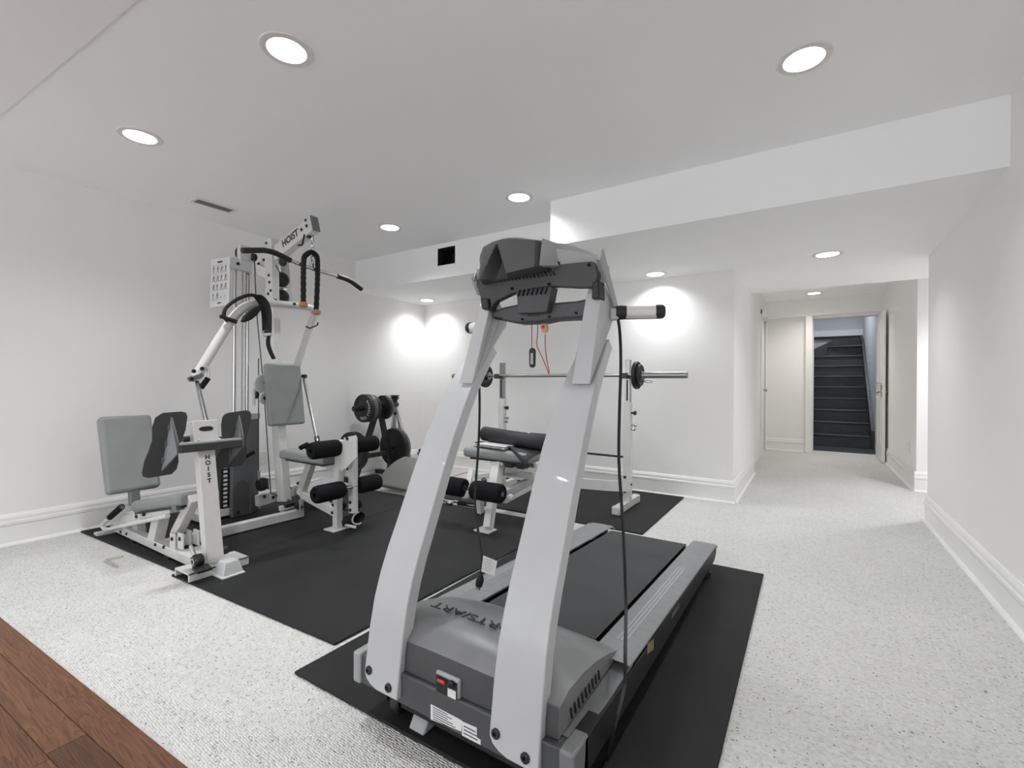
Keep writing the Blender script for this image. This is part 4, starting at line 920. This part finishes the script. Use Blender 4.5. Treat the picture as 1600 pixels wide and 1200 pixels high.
for k in range(8):
    c = cpts[0].lerp(cpts[1], (k+.5)/8); ang = k*math.pi/2+.5; w = V((math.cos(ang), math.sin(ang), 0))*.011; hgt = (cpts[0]-cpts[1]).length/8*.66
    ring = [c+w*math.cos(a)+V((0,0,hgt*math.sin(a))) for a in [2*math.pi*j/12 for j in range(13)]]
    build('link', MB().tube(ring, .0035, 6, cap=False), 'chrome', ch, smooth=True)
rp = thing('tricep_rope', P(494, 488, x=X), 'black braided tricep rope with two brown knobs hanging beside the lat bar', 'rope')
ro = [P(u, v, x=X+.02) for u, v in ((474,474),(474,430),(475,404),(480,397),(487,394),(493,398),(496,406),(496,440),(494,486))]
path = catmull(ro, 10)
build('rope', MB().tube(path, [.0165+.003*(k % 2) for k in range(len(path))], 10), 'strap', rp, smooth=True)
for u, v in ((474,476),(494.5,488)):
    c = P(u, v, x=X+.02); build('knob', MB().lathe(c-V((0,0,.021)), (0,0,1), [(0,0),(.020,.002),(.029,.010),(.031,.020),(.029,.031),(.019,.040),(0,.042)], 18), 'copper', rp, smooth=True)
db = thing('dip_belt', P(425, 560, x=-3.27), 'black webbing belt with a steel buckle hung over the left press arm', 'belt')
RW = V((.842, .539, 0))
def ribbon(name, pts, ws, th, m, parent):
    pts = catmull(pts, 5); n = len(pts); rows = []
    for i, p in enumerate(pts):
        t = i/(n-1)*(len(ws)-1); k = min(int(t), len(ws)-2); w = ws[k]+(ws[k+1]-ws[k])*(t-k)
        tg_ = (pts[min(i+1, n-1)]-pts[max(i-1, 0)]).normalized(); s_ = RW-tg_*RW.dot(tg_)
        if s_.length < .5: s_ = _F-tg_*_F.dot(tg_)
        s_.normalize(); nn = tg_.cross(s_).normalized()*th/2
        rows.append([p-s_*w/2-nn, p+s_*w/2-nn, p+s_*w/2+nn, p-s_*w/2+nn])
    mb = MB().grid(rows, close=True); mb.add(rows[0], [(0,1,2,3)]); mb.add(rows[-1], [(0,1,2,3)])
    return build(name, mb, m, parent, smooth=True)
xb = -3.262
loop = [P(u, v, x=xb) for u, v in ((356,502),(350,494),(352,483),(361,474),(374,466),(390,461),(402,463),(411,472),(416,486),(417,502),(417,520))]
build('belt_loop', MB().tube(catmull(loop[:7], 5), .012, 8), 'strap', db, smooth=True)
ribbon('belt_webbing', loop[5:], [.05, .07, .075, .07, .065], .007, 'strap', db)
build('belt_end', MB().tube([P(344, 494, x=xb), P(356, 498, x=xb), P(370, 503, x=xb+.01)], [.013, .012, .016], 8), 'strap', db, smooth=True)
pad = [P(u, v, x=xb-.005) for u, v in ((374,503),(379,494),(388,485),(398,479),(404,477),(405,484),(400,492),(390,500),(380,504))]
build('belt_pad', MB().prism(pad, (.03,0,0)), 'strap', db, bevel=(.008, 2))
ribbon('belt_tail', [P(420, 524, x=xb), P(419, 536, x=xb), P(422, 548, x=xb), P(428, 561, x=xb)], [.026, .03, .028], .006, 'strap', db)
bq = [P(411, 517, x=xb+.01), P(423, 516, x=xb+.01), P(424, 524, x=xb+.01), P(413, 526, x=xb+.01)]
build('buckle', MB().tube(bq+[bq[0]], .0045, 8), 'chrome', db, smooth=True)
an = thing('ankle_strap', P(555, 826, z=.015), 'black ankle cuff with pale trim hanging under the leg developer arm', 'strap')
c = P(551, 812, y=2.16)
cuff = MB(); rows = []
for k in range(17):
    a = 2*math.pi*k/16; d = V((.0, math.cos(a)*.055, math.sin(a)*.042)); ax = V((.8, .5, .25)).normalized()
    rows.append([c+d*1.0-ax*.045, c+d*1.0+ax*.045])
build('cuff', cuff.grid(rows), 'strap', an, smooth=True)
build('trim', MB().tube([r[1] for r in rows[4:14]], .006, 8), 'foot_cap', an, smooth=True)
build('ring', MB().tube([c+V((.0,.012*math.cos(a), .05+.018*math.sin(a))) for a in [2*math.pi*j/12 for j in range(13)]], .003, 6, cap=False), 'chrome', an)
build('strap_tail', MB().tube([P(536, 819, y=2.12), P(546, 822, y=2.10), P(556, 824, y=2.12)], [.008, .011, .010], 8), 'foot_cap', an, smooth=True)
# ------------------------------------------------------------------ barbell rack
RK = thing('barbell_rack', (-1.88, 3.75, .012), 'white barbell rack with chrome inner posts standing against the back wall', 'weight rack')
RY = 3.75
for xc in (-2.512, -1.262):
    build('upright', MB().box((xc-.03, RY-.03, .07), (xc+.03, RY+.03, .885)), W, RK, bevel=(.004, 2))
    ip = build('inner_post', MB().box((xc-.022, RY-.022, .86), (xc+.022, RY+.022, 1.235)), 'steel', RK, bevel=(.002, 1))
    build('post_slot', MB().box((xc-.008, RY-.0228, .90), (xc+.006, RY-.0218, 1.07)), 'black', ip)
    hk = build('bar_hook', MB().box((xc-.028, RY-.10, 1.080), (xc+.028, RY-.018, 1.092)).box((xc-.028, RY-.105, 1.080), (xc+.028, RY-.095, 1.125)), 'gunmetal', RK, bevel=(.002, 1))
    build('foot', MB().box((xc-.028, RY-.24, .018), (xc+.028, RY+.20, .078)), W, RK, bevel=(.004, 2))
    for y0, y1 in ((RY-.285, RY-.235), (RY+.195, RY+.245)):
        build('foot_cap', MB().box((xc-.033, y0, .0128), (xc+.033, y1, .084)), 'foot_cap', RK, bevel=(.014, 3))
    for z in (.15, .27): bolt(RK, (xc-.012, RY-.031, z), (0,-1,0), .012)
    bolt(RK, (xc+.031, RY, .21), (1,0,0), .010)
    build('adjust_knob', MB().lathe((xc+.03, RY-.01, .80), (1,0,0), [(0,0),(.008,0),(.008,.02),(.018,.024),(.018,.04),(0,.042)], 14), 'black', RK, smooth=True)
    build('pin', MB().lathe((xc+.03, RY-.01, .70), (1,0,0), [(0,0),(.006,0),(.006,.03),(.012,.032),(.012,.045),(0,.045)], 12), 'steel', RK, smooth=True)
    build('pin', MB().lathe((xc+.03, RY-.01, .665), (1,0,0), [(0,0),(.006,0),(.006,.02),(.012,.022),(.012,.035),(0,.035)], 12), 'steel', RK, smooth=True)
bow = [V((-1.23+(-2.545+1.23)*t, RY-.03-.14*math.sin(math.pi*t)**.7, .20)) for t in [k/14 for k in range(15)]]
rows = [[p+V((0,-.014,-.042)), p+V((0,.014,-.042)), p+V((0,.014,.042)), p+V((0,-.014,.042))] for p in bow]
mb = MB().grid(rows, close=True); mb.add(rows[0], [(0,1,2,3)]); mb.add(rows[-1], [(0,1,2,3)])
build('bow_beam', mb, W, RK, smooth=True)
build('spotter_rod', MB().tube([(-1.73, RY-.01, .435), (-1.29, RY-.01, .432)], .009, 10), 'black', RK, smooth=True)
# barbell and its plates
BY, BZ = RY-.062, 1.107
bbl = thing('barbell', (-1.9, BY, BZ), 'long steel barbell resting on the rack hooks', 'barbell')
build('bar', MB().lathe((-2.66, BY, BZ), (1,0,0), [(0,0),(.0145,0),(.0145,1.52),(0,1.52)], 16), 'steel', bbl, smooth=True)
for x, s in ((-2.62, -1), (-1.20, 1)):
    build('sleeve', MB().lathe((x, BY, BZ), (s,0,0), [(0,0),(.036,0),(.036,.016),(.0255,.018),(.0255,.42 if s > 0 else .46),(0,.425 if s > 0 else .465)], 20), 'steel', bbl, smooth=True)
def plate_profile(R, t):
    return [(.026,.0),(.045,-.002),(.055,.004),(R*.62,.006),(R*.80,.004),(R*.86,-.002),(R*.97,-.002),(R,.004),(R,t-.004),(R*.97,t+.002),(R*.86,t+.002),(R*.80,t-.004),(R*.62,t-.006),(.055,t-.004),(.045,t+.002),(.026,t)]
def wplate(p, ax, R, t, label, group='weight plates', m='iron', letters=None):
    o = build('weight_plate', MB().lathe(p, ax, plate_profile(R, t)+[plate_profile(R, t)[0]], 40), m, smooth=True)
    return tag(o, label, 'weight plate', group)
wplate((-2.685, BY, BZ), (1,0,0), .112, .026, 'small black iron plate on the left barbell sleeve, outer one')
wplate((-1.182, BY, BZ), (1,0,0), .112, .024, 'small black iron plate on the right barbell sleeve, inner one')
wplate((-1.155, BY, BZ), (1,0,0), .088, .020, 'smallest black plate on the right barbell sleeve, outer one')
for x, s, lab in ((-2.715, -1, 'chrome spring collar on the left barbell sleeve'), (-1.128, 1, 'chrome spring collar on the right barbell sleeve')):
    co = thing('spring_collar', (x, BY, BZ), lab, 'collar')
    coil = [V((x+s*.004*k/6, BY+.029*math.cos(2*math.pi*k/12), BZ+.029*math.sin(2*math.pi*k/12))) for k in range(40)]
    build('coil', MB().tube(coil, .0028, 6), 'chrome', co, smooth=True)
    for dy in (-.01, .012):
        hl = [V((x+s*.01, BY+dy-.015, BZ-.03)), V((x+s*.03, BY+dy-.02, BZ-.055)), V((x+s*.07, BY+dy-.02, BZ-.06)), V((x+s*.085, BY+dy-.02, BZ-.05)), V((x+s*.06, BY+dy-.02, BZ-.043)), V((x+s*.03, BY+dy-.018, BZ-.045))]
        build('handle', MB().tube(catmull(hl, 4), .0025, 6), 'chrome', co, smooth=True)
# ------------------------------------------------------------------ bench with leg developer
bn = thing('weight_bench', (-1.95, 2.9, .012), 'white weight bench with a grey pad and black foam leg rollers', 'bench')
bp = build('bench_pad', MB().box((-2.255, 2.81, .465), (-1.655, 3.12, .545)), 'vinyl_light', bn, bevel=(.03, 4))
build('pad_board', MB().box((-2.20, 2.84, .452), (-1.71, 3.09, .468)), 'black', bn)
bt_ = P(778, 724, y=2.86); bf = P(762, 829, z=G0+.006)
build('front_post', MB().beam(bf.lerp(bt_, .035), bf.lerp(bt_, .60), .06, .055, (1,0,0)), W, bn, bevel=(.004, 2))
build('front_post_sleeve', MB().beam(bf.lerp(bt_, .5), bt_, .074, .068, (1,0,0)), W, bn, bevel=(.004, 2))
build('front_foot', MB().obox(V((bf.x-.02, bf.y, G0+.006)), (1,0,0), (0,1,0), (0,0,1), .13, .10, .010), W, bn, bevel=(.002, 1))
build('pad_bracket', MB().box((bt_.x-.055, 2.84, .43), (bt_.x+.055, 2.98, .455)), W, bn, bevel=(.003, 1))
for dx_ in (.09, .19): build('pad_clamp', MB().box((bt_.x+dx_-.03, 2.86, .415), (bt_.x+dx_+.035, 2.94, .455)), 'black', bn, bevel=(.004, 1))
build('spine', MB().beam((bt_.x+.02, 2.90, .40), (-1.84, 3.66, .30), .05, .07), W, bn, bevel=(.003, 1))
build('spine', MB().beam(P(786, 772, y=2.72), P(834, 748, y=3.2), .045, .05), 'light_grey', bn, bevel=(.003, 1))
build('side_stay', MB().beam(P(788, 782, y=2.75), P(836, 757, y=3.2), .035, .04), W, bn, bevel=(.003, 1))
build('stay_cap', MB().lathe(P(798, 776, y=2.72), (.4,-1,.1), [(0,0),(.02,0),(.02,.05),(.014,.056),(0,.056)], 14), 'foot_cap', bn, smooth=True)
build('cross_tube', MB().beam(P(780, 738, y=3.05), P(836, 744, y=3.05), .04, .04), W, bn, bevel=(.003, 1))
build('perforated_bar', MB().beam(P(815, 726, y=3.12), P(836, 727, y=3.12), .03, .035), 'steel', bn)
for u in (822, 827, 832): bolt(bn, P(u, 727, y=3.103), (0,-1,0), .006)
RYB, RZB = 2.60, .288
def broller(x0, x1, m='foam'):
    L = x1-x0; r = .066
    o = build('foam_roller', MB().lathe((x0, RYB, RZB), (1,0,0), [(0,0),(r*.3,0),(r*.3,.006),(r*.85,.003),(r*.97,.012),(r,.03),(r,L-.03),(r*.97,L-.012),(r*.85,L-.003),(r*.3,L-.006),(0,L-.006)], 24), m, bn, smooth=True)
    build('roller_cap', MB().lathe((x1-.007, RYB, RZB), (1,0,0), [(.012,0),(.02,.006),(.02,.008),(.012,.004)], 16), 'grey_plastic', o)
broller(-1.985, -1.735); broller(-2.285, -2.055)
build('roller_bar', MB().tube([(-2.28, RYB, RZB), (-1.735, RYB, RZB)], .012, 10), 'chrome', bn, smooth=True)
build('developer_arm', MB().beam(P(737, 734, y=2.74), P(727, 779, y=RYB), .03, .045, (1,0,0)), W, bn, bevel=(.004, 1))
build('developer_arm', MB().beam(P(742, 745, y=2.76), (bt_.x-.01, 2.82, .36), .03, .04), W, bn, bevel=(.003, 1))
build('arm_knob', MB().lathe(P(757, 755, y=2.66), (.2,-.5,.8), [(0,0),(.010,0),(.010,.02),(.022,.024),(.018,.04),(0,.042)], 12), 'black', bn, smooth=True)
build('rear_leg', MB().beam(P(750, 758, y=2.90), P(750, 801, z=.02), .05, .05, (1,0,0)), W, bn, bevel=(.003, 1))
build('rear_post', MB().beam((-1.84, 3.62, .30), (-1.84, 3.62, .013), .05, .05, (1,0,0)), W, bn, bevel=(.003, 1))
# on the bench
nb = thing('notebook', (-2.02, 2.92, .547), 'white spiral-bound notebook lying on the bench pad', 'notebook')
c0 = V((-2.0, 2.93, .5475)); ang = -.10; e1 = V((math.cos(ang), math.sin(ang), 0)); e2 = V((-math.sin(ang), math.cos(ang), 0))
build('cover', MB().obox(c0+V((0,0,.003)), e1, e2, (0,0,1), .30, .22, .003), 'black', nb)
build('pages', MB().obox(c0+V((0,0,.010)), e1, e2, (0,0,1), .295, .215, .012), 'paper', nb)
build('cover', MB().obox(c0+V((.005,.005,.0175)), e1, e2, (0,0,1), .30, .22, .002), 'black', nb)
build('pages', MB().obox(c0+V((.008,.004,.0225)), e1, e2, (0,0,1), .285, .205, .008), 'paper', nb)
build('spiral', MB().tube([c0+e1*(-.13+.26*k/60)-e2*.112+V((0, .006*math.cos(k*1.6), .011+.008*math.sin(k*1.6))) for k in range(61)], .0018, 5), 'ink', nb)
def rolled_mat(a, b, r, label, flap=None):
    t = thing('rolled_mat', (a+b)/2-V((0,0,r)), label, 'exercise mat'); d = (b-a).normalized(); n = d.cross(V((0,0,1))).normalized(); u = V((0,0,1))
    ring = []
    N = 60
    for k in range(N+1):
        ph = 2*math.pi*2.2*k/N+1.2; rr = r*(.42+.58*k/N); ring.append((rr*math.cos(ph), rr*math.sin(ph)))
    rows = []
    for (p, q) in ring: rows.append([a+n*p+u*q, b+n*p+u*q])
    o = build('roll', MB().grid(rows), 'rubber_roll', t, smooth=True)
    sm = o.modifiers.new('thick', 'SOLIDIFY'); sm.thickness = .006; sm.offset = -1
    if flap:
        fo = build('loose_end', MB().grid([[p, q] for p, q in flap]), 'rubber_roll', t, smooth=True); sm = fo.modifiers.new('thick', 'SOLIDIFY'); sm.thickness = .006
    return t
r1a, r1b = P(757, 683, y=3.0), P(858, 694, y=2.92)
r1a.z = .63; r1b.z = .60
rolled_mat(r1a, r1b, .062, 'black exercise mat loosely rolled up on the bench pad',
           flap=[(r1a+V((-.03,-.02,-.056)), r1b+V((0,-.02,-.035))), (r1a+V((-.03,-.09,-.058)), r1b+V((-.05,-.10,-.06))), (V((-1.85,2.86,.578)), V((-1.66,2.79,.50))), (V((-1.84,2.83,.577)), V((-1.64,2.765,.44)))])
r2a, r2b = P(778, 683, y=3.12), P(862, 682, y=3.10); r2a.z = r2b.z = .61
t2 = rolled_mat(r2a, r2b, .045, 'thin black rolled mat with a pale band behind the larger roll')
build('band', MB().lathe(r2a.lerp(r2b, .58), r2b-r2a, [(.047,0),(.047,.03)], 24), 'paper', t2, smooth=True)
# ------------------------------------------------------------------ preacher pad on the floor
bl_, br_ = P(591, 763, z=.02), P(641, 773, z=.02)
e1 = (br_-bl_); wdt = e1.length; e1.normalize(); yv = V((0,0,1)).cross(e1).normalized()
tilt = math.radians(31); e2 = yv*math.cos(tilt)+V((0,0,1))*math.sin(tilt); e3 = e1.cross(e2)
pp = thing('preacher_pad', (bl_+br_)/2, 'tan-grey curl pad lying tilted on the floor behind the gym', 'exercise pad')
rows = []; HL = .40
for i in range(15):
    t = i/14; bulge = .04*math.sin(math.pi*t); 
    base = e2*(HL*t)+e3*(bulge)
    rows.append([bl_.lerp(br_, s)+base+V((0,0,.012)) for s in [k/6 for k in range(7)]])
mbp = MB().grid(rows); po = build('pad', mbp, 'vinyl_tan', pp, smooth=True)
sm = po.modifiers.new('thick', 'SOLIDIFY'); sm.thickness = .055; sm.offset = 1
bv = po.modifiers.new('bevel', 'BEVEL'); bv.width = .018; bv.segments = 3; bv.limit_method = 'ANGLE'
mid = (bl_+br_)/2+e2*HL*.72
build('support_arm', MB().beam(mid+V((0,0,-.0)), V((mid.x, mid.y+.05, .012)), .05, .05, (1,0,0)), W, pp, bevel=(.003, 1))
build('floor_bar', MB().box((mid.x-.20, mid.y+.03, .0005), (mid.x+.20, mid.y+.08, .03)), W, pp, bevel=(.003, 1))
# short black-capped post beside it
SY = 3.64; c = P(661, 706, y=SY); c2 = V((c.x, SY, 0))
sp = thing('stub_post', c2, 'short grey post with a black cap standing behind the treadmill arm', 'post')
build('tube', MB().box((c.x-.025, SY-.025, .012), (c.x+.025, SY+.025, c.z-.02)), 'light_grey', sp)
build('flange', MB().obox((c.x, SY, c.z-.015), (1,0,0), (0,1,0), (0,0,1), .10, .07, .03), 'gunmetal_edge', sp)
build('cap', MB().obox((c.x+.005, SY, c.z+.015), (1,0,0), (0,1,0), (0,0,1), .09, .06, .03), 'black', sp, bevel=(.004, 1))
build('base', MB().box((c.x-.09, SY-.09, .0005), (c.x+.09, SY+.09, .012)), 'gunmetal', sp)
# curl handle on the floor
chd = thing('curl_handle', P(720, 787, z=.028), 'chrome curl handle with black grips lying on the floor by the bench foot', 'handle')
pth = [P(u, v, z=.028) for u, v in ((690,781),(697,783),(703,787),(711,784),(722,787),(752,792))]
build('bar', MB().tube(catmull(pth, 5), .014, 10), 'chrome', chd, smooth=True)
build('grip', MB().tube([P(716, 786, z=.028), P(748, 791, z=.028)], .018, 12), 'foam', chd, smooth=True)
rc = build('thin_cord', MB().tube(catmull([P(698, 748, z=.003), P(712, 743, z=.003), P(730, 738, z=.003)], 4), .003, 6), 'red'); tag(rc, 'thin red cord lying on the carpet behind the bench rollers', 'cord')
# ------------------------------------------------------------------ weight tree
TX = -3.93
wt = thing('weight_tree', (TX, 3.45, 0), 'black A-frame weight tree loaded with iron plates in the back corner', 'weight tree')
apex = V((TX, 3.46, .80))
for yb in (3.15, 3.66):
    build('leg', MB().beam((TX, yb, .03), apex, .05, .05, (1,0,0)), 'black', wt, bevel=(.003, 1))
    build('foot', MB().box((TX-.25, yb-.03, .0005), (TX+.25, yb+.03, .045)), 'black', wt, bevel=(.003, 1))
build('brace', MB().beam((TX, 3.25, .26), (TX, 3.60, .26), .045, .045), 'black', wt)
tp = P(577, 632, x=TX+.03)
def peg(y0, y1, z, x=TX):
    build('peg', MB().lathe((x, y0, z), (0, 1 if y1 > y0 else -1, 0), [(0,0),(.0225,0),(.0225,abs(y1-y0)-.03),(.029,abs(y1-y0)-.028),(.029,abs(y1-y0)),(0,abs(y1-y0))], 18), 'black', wt, smooth=True)
peg(3.46, 3.13, .765); peg(3.46, 3.66, .765); peg(3.22, 3.02, .33); peg(3.58, 3.78, .31)
def ring_text(o, p, R, body, a0, step):
    r0 = R*.70; p = V(p)
    for k, chh in enumerate(body):
        a = a0-step*k; rd = V((math.cos(a), 0, math.sin(a))); txa = V((math.sin(a), 0, -math.cos(a)))
        text('lettering', chh, R*.24, p+rd*r0+V((0,-.0008,0)), txa, rd, 'paper', o, ext=.0005)
pl_f = wplate((TX, 3.245, .765), (0,1,0), .148, .042, 'front black iron plate with white lettering on the tree top peg')
ring_text(pl_f, (TX, 3.2425, .765), .148, 'BARBELL', .80, .25); ring_text(pl_f, (TX, 3.2425, .765), .148, 'YORK', -1.05, .25)
wplate((TX, 3.292, .765), (0,1,0), .148, .042, 'second iron plate on the tree top peg with a worn grey rim', m='iron_grey')
wplate((TX, 3.337, .765), (0,1,0), .140, .04, 'third iron plate on the tree top peg beside the frame')
wplate((TX, 3.505, .765), (0,1,0), .132, .03, 'black plate on the rear side of the tree top peg')
wplate((TX, 3.540, .765), (0,1,0), .132, .02, 'thin worn plate outermost on the rear side of the tree top peg', m='iron_grey')
wplate((TX, 3.13, .33), (0,1,0), .20, .035, 'large black plate low on the front of the weight tree')
wplate((TX, 3.09, .33), (0,1,0), .20, .035, 'outermost large black plate low on the front of the weight tree')
wplate((TX, 3.665, .31), (0,1,0), .215, .035, 'large black plate low on the rear of the weight tree')
wplate((TX, 3.705, .31), (0,1,0), .215, .03, 'outermost large plate with a grey rim low on the rear of the tree', m='iron_grey')
# chrome tripod behind the tree
cs = thing('chrome_stand', (-3.95, 3.8, 0), 'slim chrome tube stand with a black head behind the weight tree', 'stand')
ap = V((-4.10, 3.85, .80))
for e in (V((-3.86, 3.93, 0)), V((-4.16, 4.12, 0)), V((-4.14, 3.78, 0))):
    build('leg', MB().tube([ap, V((e.x, e.y, .012))], .015, 10), 'chrome', cs, smooth=True)
build('collar', MB().lathe(ap-V((0,0,.14)), (0,0,1), [(0,0),(.022,0),(.022,.03),(0,.03)], 12), 'black', cs, smooth=True)
build('column', MB().tube([ap-V((0,0,.30)), ap], .018, 12), 'steel', cs, smooth=True)
build('head', MB().lathe(ap-V((0,0,.02)), (0,0,1), [(0,0),(.035,.01),(.03,.05),(.05,.075),(.052,.085),(.03,.09),(.055,.10),(.05,.11),(0,.112)], 18), 'black', cs, smooth=True)
build('clamp', MB().lathe(ap+V((-.01,0,-.03)), (1,-.3,.2), [(0,0),(.028,0),(.028,.07),(.022,.075),(0,.075)], 14), 'gunmetal', cs, smooth=True)
